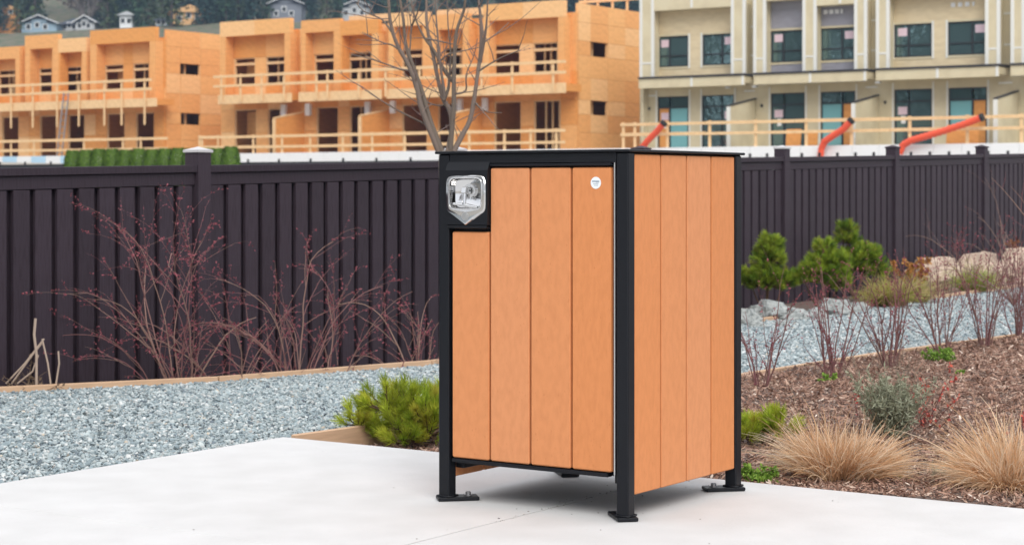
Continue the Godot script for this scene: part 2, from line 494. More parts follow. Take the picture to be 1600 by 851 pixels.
# ------------------------------------------------------------------ the brown fence
const FX := -7.4
func fence_top(z: float) -> float:
	return 1.061 + 0.0195 * (-z - 6.38)
func build_fence() -> void:
	rng.seed = 17
	var f := thing("board_fence", "dark brown composite board fence along the gravel path", "fence", Vector3(FX, -0.3, 0))
	var L := 2.44
	var z0 := -7.8 + 3 * L
	for s in 10:
		var za := z0 - s * L
		var zb := za - L
		# post and cap
		var top := fence_top(za) + 0.085 + 0.3
		var p := bx("post", f, mats.fence, Vector3(-0.07, -0.3, za - 0.052), Vector3(0.036, top - 0.016, za + 0.052), 0.004)
		var cm := MB.new()
		var q := [Vector3(-0.06, 0, -0.06), Vector3(0.06, 0, -0.06), Vector3(0.06, 0, 0.06), Vector3(-0.06, 0, 0.06)]
		cm.rbox(Transform3D(Basis(), Vector3(0, 0.007, 0)), Vector3(0.12, 0.014, 0.12), 0.002)
		for k in 4:
			cm.tri(q[k] + Vector3(0, 0.014, 0), q[(k + 1) % 4] + Vector3(0, 0.014, 0), Vector3(0, 0.034, 0), (Vector3(0, 1, 0) + (q[k] + q[(k + 1) % 4]).normalized() * 0.35).normalized())
		part("post_cap", cm, mats.fence if s > 4 and s != 6 else mats.cap, p, Transform3D(Basis(), Vector3(0, (top - 0.016 + 0.3) / 2, 0)))
		# rails follow the grade
		for e in [[0.052, 0.0, -0.042, "top_rail", 0.004], [0.03, -0.042, -0.112, "fascia", 0.004]]:
			var a := Vector3(-0.012, fence_top(za) + 0.3 + (e[1] + e[2]) / 2, za - 0.053)
			var b := Vector3(-0.012, fence_top(zb) + 0.3 + (e[1] + e[2]) / 2, zb + 0.053)
			var d := (b - a).normalized()
			var mm := MB.new()
			mm.rbox(Transform3D(), Vector3(e[0] * 1.6, e[1] - e[2], (b - a).length()), e[4])
			part(e[3], mm, mats.fence2, f, Transform3D(Basis(Vector3.RIGHT, d.cross(Vector3.RIGHT) * -1.0, -d).orthonormalized(), (a + b) / 2))
		var n := 16
		var w := (L - 0.106) / n
		for k in n:
			var zc := za - 0.053 - (k + 0.5) * w
			var h := fence_top(zc) + 0.3 - 0.113
			bx("board", f, mats.fence if (k * 7 + s) % 3 else mats.fence2, Vector3(-0.014, 0.02, zc - w * (0.36 + rng.randf() * 0.02)), Vector3(0.008 + rng.randf() * 0.003, h, zc + w * (0.36 + rng.randf() * 0.02)), 0.003)
			bx("board", f, mats.fence2, Vector3(-0.05, 0.02, zc - w * 0.01), Vector3(-0.03, h, zc + w * 0.985), 0.002) if k > 0 else null
		bx("board", f, mats.fence2, Vector3(-0.05, 0.02, zb + 0.055), Vector3(-0.03, fence_top(zb) + 0.18, zb + 0.055 + w * 0.47), 0.002)

# ------------------------------------------------------------------ the litter bin
func build_bin() -> void:
	var W := 0.34
	var L := 0.355
	var b := thing("litter_bin", "tall square litter bin of orange brown boards in a black steel frame", "bin", Vector3(-3.15, 0, -5.085))
	var S := 0.041
	for c in [[-1, 1], [1, 1], [1, -1], [-1, -1]]:
		var p := Vector3(c[0] * (W - S / 2), 0, c[1] * (L - S / 2))
		var m := MB.new()
		m.rbox(Transform3D(), Vector3(S, 1.054, S), 0.005)
		var post := part("post", m, mats.powder, b, Transform3D(Basis(), p + Vector3(0, 0.539, 0)))
		var dir := Vector3(-c[0], 0, -c[1]).normalized()
		var pm := MB.new()
		var bs := Basis(dir, Vector3.UP, dir.cross(Vector3.UP))
		pm.rbox(Transform3D(bs, dir * 0.032), Vector3(0.128, 0.012, 0.062), 0.003)
		part("base_plate", pm, mats.powder, post, Transform3D(Basis(), Vector3(0, -0.532, 0)))
		var wm := MB.new()
		wm.tube(PackedVector3Array([Vector3(-0.0225, 0, -0.0225), Vector3(0.0225, 0, -0.0225), Vector3(0.0225, 0, 0.0225), Vector3(-0.0225, 0, 0.0225), Vector3(-0.0225, 0, -0.0225)]), PackedFloat32Array([0.003, 0.0035, 0.003, 0.0035, 0.003]), 6)
		part("weld_bead", wm, mats.powder, post, Transform3D(Basis(), Vector3(0, -0.524, 0)))
		var am := MB.new()
		am.cyl(Vector3(0, 0, 0), Vector3(0, 0.003, 0), 0.013, 14)
		am.cyl(Vector3(0, 0.003, 0), Vector3(0, 0.011, 0), 0.009, 6)
		am.cyl(Vector3(0, 0.011, 0), Vector3(0, 0.0125, 0), 0.006, 10)
		part("anchor_bolt", am, mats.galv, post, Transform3D(Basis(), dir * 0.065 + Vector3(0, -0.526, 0)))
	# lid, top and bottom rails
	bx("lid", b, mats.powder, Vector3(-W - 0.008, 1.066, -L - 0.008), Vector3(W + 0.008, 1.074, L + 0.008), 0.002)
	for c in [-1, 1]:
		bx("top_rail", b, mats.powder, Vector3(-W + S, 1.036 if c == 1 else 1.05, c * (L - 0.003)), Vector3(W - S, 1.066, c * (L - 0.035)), 0.002)
		bx("top_rail", b, mats.powder, Vector3(c * (W - 0.0375), 1.03, -L + S), Vector3(c * (W - 0.06), 1.066, L - S), 0.002)
		bx("bottom_rail", b, mats.powder, Vector3(c * (W - 0.0375), 0.1, -L + S), Vector3(c * (W - 0.07), 0.168, L - S), 0.002)
	bx("floor_pan", b, mats.powder, Vector3(-W + 0.085, 0.155, -L + 0.085), Vector3(W - 0.085, 0.165, L - 0.085), 0.002)
	# side and rear boards, upright, with rounded edges and a narrow gap between
	var span := (2 * L - 2 * S) / 4.0
	for c in [-1, 1]:
		for k in 4:
			var zc := -L + S + (k + 0.5) * span
			bx("side_board", b, mats["board%d" % ((k * 2 + 1 + c) % 3)], Vector3(c * (W - 0.003), 0.072, zc - span / 2 + 0.0036), Vector3(c * (W - 0.036), 1.061, zc + span / 2 - 0.0036), 0.004)
	var sp2 := (2 * W - 2 * S) / 4.0
	for k in 4:
		var xc := -W + S + (k + 0.5) * sp2
		bx("rear_board", b, mats["board%d" % (k % 3)], Vector3(xc - sp2 / 2 + 0.002, 0.137, -L + 0.003), Vector3(xc + sp2 / 2 - 0.002, 1.045, -L + 0.036), 0.005)
	# black steel liner behind the boards
	for c in [-1, 1]:
		bx("liner", b, mats.powder, Vector3(c * (W - 0.038), 0.17, -L + S), Vector3(c * (W - 0.04), 1.029, L - S))
	bx("liner", b, mats.powder, Vector3(-W + S, 0.17, -L + 0.038), Vector3(W - S, 1.03, -L + 0.04))
	# the door
	var zf := L - 0.003
	var door := bx("door", b, mats.powder, Vector3(-W + S + 0.004, 0.122, zf - 0.036), Vector3(W - 0.052, 1.03, zf - 0.048), 0.001)
	door.set_meta("label", "hinged front door of upright boards on a black plate")
	var dc := door.position
	var cuts := [0.0604, 0.197, 0.3427, 0.4895, 0.6325]
	for k in 4:
		var x1: float = W - cuts[k] - (0.0 if k == 0 else 0.0022)
		var x0: float = W - cuts[k + 1] + 0.0022
		bx("board", door, mats["board%d" % [2, 0, 1, 0][k]], Vector3(x0, 0.137, zf - 0.034) - dc, Vector3(x1, 1.023 if k < 3 else 0.829, zf) - dc, 0.005)
	bx("top_bar", door, mats.powder, Vector3(-0.145, 1.027, zf - 0.034) - dc, Vector3(W - 0.058, 1.035, zf + 0.004) - dc, 0.002)
	bx("bottom_bar", door, mats.powder, Vector3(-W + S + 0.004, 0.121, zf - 0.035) - dc, Vector3(W - 0.075, 0.134, zf - 0.006) - dc, 0.002)
	bx("hinge", b, mats.steel, Vector3(W - 0.0535, 0.128, zf - 0.03), Vector3(W - 0.0475, 1.05, zf - 0.004), 0.002)
	bx("hinge_plate", b, mats.powder, Vector3(W - 0.047, 0.128, zf - 0.03), Vector3(W - S - 0.001, 1.035, zf - 0.01), 0.001)
	# the housing of the latch: a folded black plate
	var hx := -0.2265
	var hm := MB.new()
	for e in [[-0.0785, -0.0635, 0.85, 1.016], [0.0595, 0.0785, 0.85, 1.016], [-0.0635, 0.0595, 0.85, 0.8955], [-0.0635, 0.0595, 0.9945, 1.016]]:
		hm.box(Vector3(hx + e[0], e[2], zf - 0.028), Vector3(hx + e[1], e[3], zf + 0.012))
	var y0 := 1.016
	var y1 := 1.046
	for s in [[-0.0785, 0.0785]]:
		var a := Vector3(hx + s[0], y0, zf + 0.012)
		var c2 := Vector3(hx + s[1], y0, zf + 0.012)
		var d := Vector3(hx + s[1], y1, zf - 0.002)
		var e := Vector3(hx + s[0], y1, zf - 0.002)
		var back := Vector3(0, 0, -0.03)
		hm.quad(a, c2, d, e, Vector3(0, 0.42, 0.9).normalized())
		hm.quad(e, d, d + back, e + back, Vector3.UP)
		hm.quad(a, e, e + back, a + back, Vector3.LEFT)
		hm.quad(c2, d, d + back, c2 + back, Vector3.RIGHT)
	hm.rbox(Transform3D(Basis(), Vector3(hx, 0.844, zf - 0.006)), Vector3(0.15, 0.011, 0.034), 0.003)
	part("latch_housing", hm, mats.powder, b)
	# chrome folding T latch set in a dish
	var cy := 0.942
	var zz := zf + 0.0125
	var latch := part("latch", latch_flange(), mats.chrome, b, Transform3D(Basis(), Vector3(hx - 0.002, cy, zz)))
	latch.set_meta("label", "chrome folding T handle latch in a square dish")
	var lm := MB.new()
	lm.cyl(Vector3(0.008, 0.012, -0.024), Vector3(0.008, 0.012, -0.008), 0.021, 24)
	lm.cyl(Vector3(0.008, 0.012, -0.008), Vector3(0.004, 0.012, 0.0), 0.012, 20)
	part("boss", lm, mats.chrome, latch)
	var l2 := MB.new()
	l2.rbox(Transform3D(Basis.from_euler(Vector3(-0.2, 0, 0)), Vector3(-0.004, 0.012, 0.0)), Vector3(0.018, 0.02, 0.016), 0.003)
	l2.tube(PackedVector3Array([Vector3(-0.004, 0.01, 0), Vector3(-0.004, -0.012, 0.002), Vector3(-0.004, -0.03, 0.002)]), PackedFloat32Array([0.0075, 0.006, 0.0065]), 10)
	part("stem", l2, mats.chrome, latch)
	var l3 := MB.new()
	l3.tube(PackedVector3Array([Vector3(-0.045, -0.028, 0.002), Vector3(-0.02, -0.03, 0.002), Vector3(0.01, -0.0335, 0.002), Vector3(0.045, -0.039, 0.002)]), PackedFloat32Array([0.004, 0.0058, 0.0058, 0.004]), 10, true)
	part("grip", l3, mats.chrome, latch)
	var l4 := MB.new()
	l4.cyl(Vector3(0, -0.066, 0.002), Vector3(0, -0.066, 0.0045), 0.0125, 24)
	l4.cyl(Vector3(0, -0.066, 0.0045), Vector3(0, -0.066, 0.006), 0.008, 20)
	part("key_cylinder", l4, mats.steel, latch)
	# round maker's sticker
	var sm := MB.new()
	sm.cyl(Vector3(0, 0, 0), Vector3(0, 0, 0.0008), 0.0175, 32)
	var sticker := part("sticker", sm, mats.sticker, b, Transform3D(Basis(), Vector3(W - 0.1105, 0.977, zf + 0.0002)))
	for q in [[-0.0125, 0.0045, 0.012, 0.0022], [0.0, 0.0015, 0.0115, 0.0006], [-0.009, -0.003, 0.009, 0.0009], [-0.006, -0.0075, 0.0075, 0.0008]]:
		bx("print_line", sticker, mats.ink, Vector3(q[0], q[1] - q[3], 0.0009), Vector3(q[2], q[1] + q[3], 0.0012))

func latch_r(a: float, w: float, h: float, e: float) -> float:
	return pow(pow(absf(cos(a)) / w, e) + pow(absf(sin(a)) / h, e), -1.0 / e)
func latch_flange() -> MB:
	var m := MB.new()
	var n := 72
	var o := []
	var i1 := []
	var i2 := []
	var lip := []
	for k in n:
		var a := TAU * k / n
		var d := Vector3(cos(a), sin(a), 0)
		var r := latch_r(a, 0.0735, 0.0585, 7.0)
		if sin(a) < -0.3:
			# straight edges down to the pointed tip
			var p := Vector2(0.058, -0.058)
			var q := Vector2(0.0, -0.0935)
			var dx := Vector2(absf(cos(a)), sin(a))
			var den := dx.cross(q - p)
			var rr := p.cross(q - p) / den if absf(den) > 1e-9 else 0.0
			if rr > 0.0 and rr < 0.12: r = maxf(r, rr) if absf(dx.x * rr) <= 0.058 else r
		o.append(d * r)
		lip.append(d * (r - 0.0025) + Vector3(0, 0, 0.003))
		var c := Vector3(0, 0.003, 0)
		i1.append(c + d * latch_r(a, 0.0605, 0.0485, 6.0) + Vector3(0, 0, 0.003))
		i2.append(c + d * latch_r(a, 0.0545, 0.0425, 6.0) + Vector3(0, 0, -0.022))
	for k in n:
		var j := (k + 1) % n
		m.quad(o[k], o[j], lip[j], lip[k], (o[k].normalized() + Vector3(0, 0, 0.8)).normalized())
		var dk := Vector3(cos(TAU * k / n), sin(TAU * k / n), 0)
		var dj := Vector3(cos(TAU * j / n), sin(TAU * j / n), 0)
		var ok := (dk * 0.22 + Vector3.BACK).normalized()
		var oj := (dj * 0.22 + Vector3.BACK).normalized()
		m.tris(lip[k], lip[j], i1[j], ok, oj, (Vector3.BACK - dj * 0.05).normalized())
		m.tris(lip[k], i1[j], i1[k], ok, (Vector3.BACK - dj * 0.05).normalized(), (Vector3.BACK - dk * 0.05).normalized())
		m.quad(i1[k], i1[j], i2[j], i2[k], (Vector3(-cos(TAU * k / n), -sin(TAU * k / n), 0.35)).normalized())
		m.tris(i2[k], i2[j], Vector3(0, 0.003, -0.026), (Vector3.BACK - dk * 0.5).normalized(), (Vector3.BACK - dj * 0.5).normalized(), Vector3.BACK)
	# rolled bead round the mouth of the dish
	var bead := PackedVector3Array()
	var br := PackedFloat32Array()
	for k in n + 1:
		bead.append(i1[k % n] + Vector3(0, 0, 0.0005)); br.append(0.0022)
	m.tube(bead, br, 8)
	return m

# ------------------------------------------------------------------ plants
func shoot(m: MB, base: Vector3, dir: Vector3, len: float, needles: int, nl: float, nw: float, ca: Color, cb: Color) -> void:
	var s := dir.cross(Vector3(0.2, 0.9, 0.4)).normalized()
	var u := s.cross(dir)
	var own := tone(ca, cb)
	var f0 := rng.randf_range(0.7, 1.2)
	own = Color(own.r * f0, own.g * f0, own.b * f0)
	for k in needles:
		var f := pow(rng.randf(), 0.8)
		var a := rng.randf() * TAU
		var out := (s * cos(a) + u * sin(a))
		var open := lerpf(1.0, 0.35, f) * rng.randf_range(0.7, 1.2)
		var d := (dir + out * open).normalized()
		var p := base + dir * len * f + out * 0.003
		var tip := p + d * nl * rng.randf_range(0.75, 1.1) + Vector3(0, -nl * 0.05, 0)
		var sd := d.cross(Vector3(rng.randfn(), rng.randfn(), rng.randfn())).normalized() * nw
		var f1 := rng.randf_range(0.75, 1.25)
		m.col = Color(own.r * f1, own.g * f1, own.b * f1)
		var nn := (d.cross(sd)).normalized()
		if nn.y < 0: nn = -nn
		m.tri(p - sd, p + sd, tip, nn)
		m.tri(p + sd * 0.9 + (tip - p) * 0.0, tip + sd * 0.35, tip - sd * 0.35, nn)

# a low pine: lobes = [centre, radius]; each lobe carries shoots that point outward and up
func pine(called: String, label: String, at_: Vector3, lobes: Array, shoots: int, needles: int, nl: float, nw: float, ca: Color, cb: Color, cc: Color, group := "") -> void:
	var t := thing(called, label, "plant", at_, 0.0, group)
	var m := MB.new()
	var w := MB.new()
	var tot := 0.0
	for l in lobes: tot += l[1] * l[1]
	for l in lobes:
		var c: Vector3 = l[0]
		var r: float = l[1]
		w.col = Color(0.12, 0.075, 0.05)
		w.tube(PackedVector3Array([Vector3(c.x * 0.1, -0.03, c.z * 0.1), Vector3(c.x * 0.6, c.y * 0.35, c.z * 0.6), c]), PackedFloat32Array([0.007, 0.006, 0.004]), 6)
		var cnt := maxi(3, int(shoots * r * r / tot))
		for k in cnt:
			var d := Vector3(rng.randfn(), rng.randfn() * 0.8 + 0.35, rng.randfn()).normalized()
			if d.y < -0.35: d.y *= -0.4
			d = d.normalized()
			var p := c + d * r * rng.randf_range(0.45, 0.95)
			if p.y < 0.0: p.y = 0.01
			var sd := (d + Vector3(0, 0.55, 0)).normalized()
			w.tube(PackedVector3Array([c, p, p + sd * nl * 0.8]), PackedFloat32Array([0.0035, 0.003, 0.0018]), 4)
			var yel := rng.randf() < 0.22
			shoot(m, p, sd, nl * rng.randf_range(0.8, 1.4), needles, nl, nw, ca if not yel else cb, cb if not yel else cc)
	part("stem", w, mats.bark, t)
	part("foliage", m, mats.leaf, t)

func grass_mound(label: String, at_: Vector3, n: int, rad: float, high: float, cols: Array, group := "", called := "grass_mound", wid := 0.0014) -> void:
	var t := thing(called, label, "grass", at_, 0.0, group)
	var m := MB.new()
	var bias := Vector3(rng.randfn(0, 0.14), 0, rng.randfn(0, 0.14))
	var tufts := []
	for k in 26:
		tufts.append([rng.randf() * TAU, sqrt(rng.randf()), rng.randf_range(0.72, 1.2)])
	for k in n:
		var tf: Array = tufts[rng.randi() % 26]
		var a: float = tf[0] + rng.randfn(0, 0.35)
		var q: float = clampf(tf[1] + rng.randfn(0, 0.14), 0.0, 1.1)
		var out := Vector3(cos(a), 0, sin(a))
		var p := out * rad * 0.46 * q + Vector3(0, -0.015, 0)
		var lean := clampf(absf(rng.randfn(0.25 + 0.75 * q, 0.28)), 0.03, 1.5)
		var len: float = high * rng.randf_range(0.55, 1.18) * tf[2] * (1.0 + 0.2 * lean)
		if rng.randf() < 0.04: len *= rng.randf_range(1.15, 1.5)
		var d := (Vector3.UP + bias + out * lean * (0.5 + 0.32 * q) + Vector3(rng.randfn(0, 0.24), 0, rng.randfn(0, 0.24))).normalized()
		var curl := rng.randf_range(0.35, 1.25) * (0.35 + lean)
		var w := wid * rng.randf_range(0.6, 1.35)
		var c: Color = cols[rng.randi() % cols.size()]
		var f := rng.randf_range(0.75, 1.2)
		m.col = Color(c.r * f, c.g * f, c.b * f)
		var side := d.cross(Vector3(rng.randfn(0, 1), 0.2, rng.randfn(0, 1))).normalized()
		var seg := 6
		var prev := p
		for s in seg:
			var nx := prev + d * len / seg
			if nx.y < 0.004: nx.y = 0.004 + rng.randf() * 0.01
			var w0 := w * (1.0 - 0.75 * pow(s / float(seg), 2.0))
			var w1 := w * (1.0 - 0.75 * pow((s + 1) / float(seg), 2.0))
			var nn := side.cross(d).normalized()
			if nn.y < 0: nn = -nn
			m.quad(prev - side * w0, prev + side * w0, nx + side * w1, nx - side * w1, nn)
			prev = nx
			d = (d + out * curl / seg * 0.35 + Vector3(rng.randfn(0, 0.1), -curl / seg * 0.9, rng.randfn(0, 0.1))).normalized()
	part("blades", m, mats.dry, t)

# a leafless twiggy shrub; leaves: small buds along the twigs
func twigs(m: MB, b: MB, p: Vector3, d: Vector3, len: float, r: float, depth: int, o: Dictionary) -> void:
	var seg := maxi(4, int(len / o.step))
	var pts := PackedVector3Array([p])
	var rad := PackedFloat32Array([r])
	var dirs := [d]
	for s in seg:
		var f := (s + 1.0) / seg
		d = (d + Vector3(rng.randfn(0, o.kink), rng.randfn(0, o.kink) - o.droop * f * f, rng.randfn(0, o.kink))).normalized()
		p += d * len / seg
		pts.append(p); rad.append(r * (1.0 - 0.7 * f)); dirs.append(d)
	m.col = tone(o.bark0, o.bark1) if depth > 0 else tone(o.bark1, o.bark2)
	m.tube(pts, rad, 5 if depth > 1 else 4)
	for s in range(1, pts.size()):
		var f := s / float(seg)
		if depth > 0 and f > o.start and rng.randf() < o.fork:
			var sd: Vector3 = (dirs[s] + Vector3(rng.randfn(), rng.randfn() * 0.6 + 0.15, rng.randfn()).normalized() * o.open).normalized()
			twigs(m, b, pts[s], sd, len * rng.randf_range(0.22, 0.5) * (1.15 - 0.5 * f), rad[s] * 0.62, depth - 1, o)
		if o.buds > 0.0 and f > 0.2 and depth < 2:
			for k in int(o.buds + rng.randf()):
				var q := pts[s].lerp(pts[s - 1], rng.randf())
				var ld: Vector3 = (dirs[s] * 0.5 + Vector3(rng.randfn(), rng.randfn() + 0.3, rng.randfn())).normalized()
				var sd2: Vector3 = ld.cross(Vector3(rng.randfn(), rng.randfn(), rng.randfn())).normalized()
				var ll: float = o.bud * rng.randf_range(0.6, 1.4)
				b.col = tone(o.bud0, o.bud1)
				var nn: Vector3 = ld.cross(sd2).normalized()
				var wd: float = o.get("wide", 0.3)
				b.tri(q, q + ld * ll * 0.5 + sd2 * ll * wd, q + ld * ll, nn)
				b.tri(q, q + ld * ll, q + ld * ll * 0.5 - sd2 * ll * wd, nn)

func shrub(called: String, label: String, category: String, at_: Vector3, stems: int, high: float, spread: float, lean: Vector3, o: Dictionary, group := "") -> Node3D:
	var t := thing(called, label, category, at_, 0.0, group)
	var m := MB.new()
	var b := MB.new()
	for k in stems:
		var a := TAU * (k + rng.randf()) / stems
		var out := Vector3(cos(a), 0, sin(a))
		var d := (Vector3.UP + out * spread * rng.randf_range(0.15, 1.0) + lean * rng.randf_range(0.3, 1.2)).normalized()
		twigs(m, b, out * 0.03 * rng.randf() + Vector3(0, -0.03, 0), d, high * rng.randf_range(0.55, 1.1), o.thick * rng.randf_range(0.7, 1.15), o.depth, o)
	part("branches", m, mats.bark, t)
	if b.v.size() > 0: part("buds", b, mats.leaf, t)
	return t

func build_plants() -> void:
	rng.seed = 77
	var barb := {"step": 0.05, "kink": 0.07, "droop": 0.12, "fork": 0.42, "start": 0.12, "open": 0.75, "thick": 0.0052, "depth": 2, "buds": 1.9, "bud": 0.012,
		"bark0": Color(0.3, 0.2, 0.16), "bark1": Color(0.22, 0.1, 0.105), "bark2": Color(0.26, 0.11, 0.125), "bud0": Color(0.17, 0.04, 0.055), "bud1": Color(0.32, 0.1, 0.12)}
	# shrubs in the sunk strip before the fence
	var w := barb.duplicate()
	w.droop = 0.2; w.fork = 0.4
	for e in [[326, 588, 11, 1.06, 0.36, Vector3(-0.22, 0, 0.24), "tallest leafless purple barberry arching against the fence below its white capped post"],
			[395, 585, 7, 0.5, 0.5, Vector3(0.1, 0, 0), "low leafless barberry beside the tallest barberry at the fence"],
			[505, 578, 12, 0.74, 0.42, Vector3(-0.1, 0, 0.05), "bushy leafless purple barberry amid the row along the fence"],
			[545, 576, 3, 0.72, 0.22, Vector3(0.2, 0, -0.28), "sparse leafless barberry with one long branch leaning toward the bin"],
			[694, 563, 7, 0.55, 0.45, Vector3(-0.1, 0, 0.1), "leafless barberry half hidden by the black bin post"]]:
		var g := gp(e[0], e[1])
		g += Vector3(-0.17, 0, 0); g.y = -0.25
		shrub("barberry_shrub", e[6], "shrub", g, e[2], e[3] + 0.25, e[4], e[5], w, "leafless barberries along the fence")
	# dead stems by the left end of the fence
	var ds := thing("dead_stems", "dead pale broken plant stems standing at the foot of the fence", "plant", gp(78, 601) + Vector3(-0.1, -0.2, 0))
	var dm := MB.new()
	dm.col = Color(0.42, 0.33, 0.27)
	for q in [[[0, -0.0], [0, 0.35], [-0.012, 0.44], [-0.005, 0.52]], [[-0.16, 0.2], [-0.06, 0.3], [0.04, 0.42]], [[0.03, 0.42], [0.06, 0.3], [0.075, 0.2]], [[-0.13, 0.2], [-0.03, 0.33], [0.03, 0.4]], [[-0.1, 0.2], [-0.02, 0.26], [0.01, 0.34]], [[0.1, 0.18], [0.12, 0.3], [0.115, 0.36]]]:
		var pp := PackedVector3Array()
		var rr := PackedFloat32Array()
		for z in q:
			pp.append(Vector3(z[0] * 0.8, z[1], -z[0] * 0.5)); rr.append(0.0075 if q.size() == 4 else 0.005)
		dm.tube(pp, rr, 6, true)
	part("stems", dm, mats.bark, ds)
	var fl := barb.duplicate()
	fl.bark0 = Color(0.2, 0.14, 0.1); fl.bark1 = Color(0.25, 0.18, 0.13); fl.bark2 = fl.bark1; fl.buds = 0.6; fl.bud = 0.02; fl.bud0 = Color(0.2, 0.14, 0.1); fl.bud1 = Color(0.3, 0.22, 0.15); fl.thick = 0.003
	var dmm := MB.new()
	var dbb := MB.new()
	for k in 16:
		twigs(dmm, dbb, Vector3(rng.randf_range(-0.14, 0.1), 0.16, rng.randf_range(-0.06, 0.06)), Vector3(rng.randfn(0, 0.8), 0.5, rng.randfn(0, 0.5)).normalized(), rng.randf_range(0.08, 0.2), 0.0025, 1, fl)
	part("twigs", dmm, mats.bark, ds)
	part("dry_leaves", dbb, mats.dry, ds)

	# barberries along the near edging of the path
	var r := barb.duplicate()
	r.droop = 0.05; r.fork = 0.44; r.open = 0.6; r.buds = 1.4; r.bud = 0.011; r.kink = 0.06
	r.bark0 = Color(0.17, 0.1, 0.085)
	var k2 := 0
	for e in [[1190, 612, 8, 0.6, 0.45], [1302, 592, 10, 0.6, 0.5], [1392, 578, 13, 0.64, 0.42], [1474, 556, 11, 0.66, 0.4], [1540, 543, 12, 0.7, 0.45], [1592, 528, 11, 0.78, 0.5]]:
		shrub("barberry_shrub", ["young leafless barberry in mulch, closest of its row to the bin", "second young leafless barberry from the bin, with green tuft at its foot", "third young leafless barberry from the bin along the path edging", "fourth young leafless barberry from the bin, above bright green groundcover", "fifth young leafless barberry from the bin along the path edging", "sixth young leafless barberry from the bin along the path edging"][k2], "shrub", gp(e[0], e[1], -0.022), e[2], e[3], e[4], Vector3.ZERO, r, "young barberries along the path edging")
		k2 += 1
	# a sapling and a wide arching shrub at the edge of the picture
	var sap := barb.duplicate()
	sap.depth = 2; sap.step = 0.08; sap.droop = 0.02; sap.open = 0.9; sap.buds = 0.5; sap.thick = 0.009; sap.fork = 0.3
	shrub("sapling", "slender leafless red twigged sapling beside the gravel path", "tree", gp(1640, 545, -0.022), 3, 1.9, 0.16, Vector3(-0.02, 0, 0.02), sap)
	var arch := barb.duplicate()
	arch.droop = 0.16; arch.buds = 0.5; arch.thick = 0.006; arch.bark1 = Color(0.24, 0.17, 0.16); arch.bark2 = arch.bark1; arch.fork = 0.25
	shrub("arching_shrub", "leafless shrub with long arching grey twigs before the fence", "shrub", gp(1585, 470, 0.0) + Vector3(0.0, 0, 0), 11, 1.25, 0.9, Vector3(-0.25, 0, 0.2), arch)

	# pines
	var ga := Color(0.26, 0.37, 0.035)
	var gb := Color(0.5, 0.54, 0.06)
	var gy := Color(0.52, 0.46, 0.07)
	pine("mugo_pine", "spreading bright green dwarf pine between the patio and the gravel", gp(640, 684, -0.06) + Vector3(0.0, 0, 0), [[Vector3(-0.16, 0.057, 0.14), 0.074], [Vector3(-0.07, 0.107, 0.05), 0.102], [Vector3(0.02, 0.098, 0.0), 0.112], [Vector3(0.11, 0.123, -0.1), 0.102], [Vector3(0.12, 0.082, 0.05), 0.093], [Vector3(0.2, 0.115, -0.16), 0.112], [Vector3(0.03, 0.033, 0.1), 0.093], [Vector3(0.14, 0.025, 0.06), 0.084], [Vector3(-0.08, 0.016, 0.12), 0.065], [Vector3(0.08, 0.000, 0.14), 0.074]], 270, 95, 0.044, 0.0013, ga, gb, gy)
	pine("mugo_pine", "small yellow tinged dwarf pine in mulch beside tan grass", gp(1192, 700, -0.022), [[Vector3(-0.05, 0.04, 0.04), 0.05], [Vector3(0.05, 0.06, -0.03), 0.055], [Vector3(-0.02, 0.06, -0.04), 0.05]], 60, 90, 0.038, 0.0012, ga, gb, Color(0.5, 0.4, 0.06))
	var da := Color(0.11, 0.21, 0.028)
	var db := Color(0.36, 0.46, 0.05)
	var dy := Color(0.3, 0.32, 0.05)
	for e in [[1198, 482, [[Vector3(0, 0.2, 0), 0.16], [Vector3(0.02, 0.38, 0), 0.11], [Vector3(0.03, 0.5, 0), 0.07], [Vector3(-0.12, 0.22, 0.05), 0.11], [Vector3(0.13, 0.2, -0.06), 0.08]], "rounded pine with a pale tip before the fence, beside the bin"],
			[1286, 482, [[Vector3(0, 0.26, 0), 0.17], [Vector3(0.05, 0.34, -0.06), 0.13], [Vector3(0.02, 0.48, 0), 0.06], [Vector3(-0.12, 0.22, 0.08), 0.1], [Vector3(0.1, 0.18, -0.06), 0.09]], "broad rounded pine with a browned side, middle of three pines at fence"],
			[1336, 462, [[Vector3(0, 0.24, 0), 0.17], [Vector3(0.07, 0.32, -0.06), 0.14], [Vector3(-0.06, 0.48, 0.03), 0.08], [Vector3(-0.06, 0.58, 0.03), 0.06], [Vector3(0.15, 0.2, -0.12), 0.11], [Vector3(-0.08, 0.24, 0.04), 0.1]], "tallest rounded pine with an upright leader before the fence"]]:
		pine("dwarf_pine", e[3], gp(e[0], e[1]), e[2], 520, 56, 0.042, 0.0018, da, db, dy, "rounded pines before the fence")

	# tan grasses
	var tan := [Color(0.74, 0.51, 0.32), Color(0.8, 0.62, 0.43), Color(0.62, 0.38, 0.21), Color(0.84, 0.7, 0.54), Color(0.68, 0.45, 0.27)]
	grass_mound("full mound of dry tan grass on mulch at the patio edge, beside small pine", gp(1316, 748, -0.02), 3000, 0.22, 0.19, tan, "", "grass_mound", 0.0016)
	grass_mound("wide mound of dry tan grass on mulch before the red leaved sprigs", gp(1586, 764, -0.02), 3100, 0.235, 0.2, tan, "", "grass_mound", 0.0016)
	var ye := [Color(0.42, 0.4, 0.1), Color(0.5, 0.42, 0.16), Color(0.34, 0.36, 0.08), Color(0.55, 0.42, 0.22)]
	grass_mound("yellow green grass tuft beside the tallest pine by the fence", gp(1392, 474), 900, 0.24, 0.24, ye, "", "grass_tuft", 0.003)
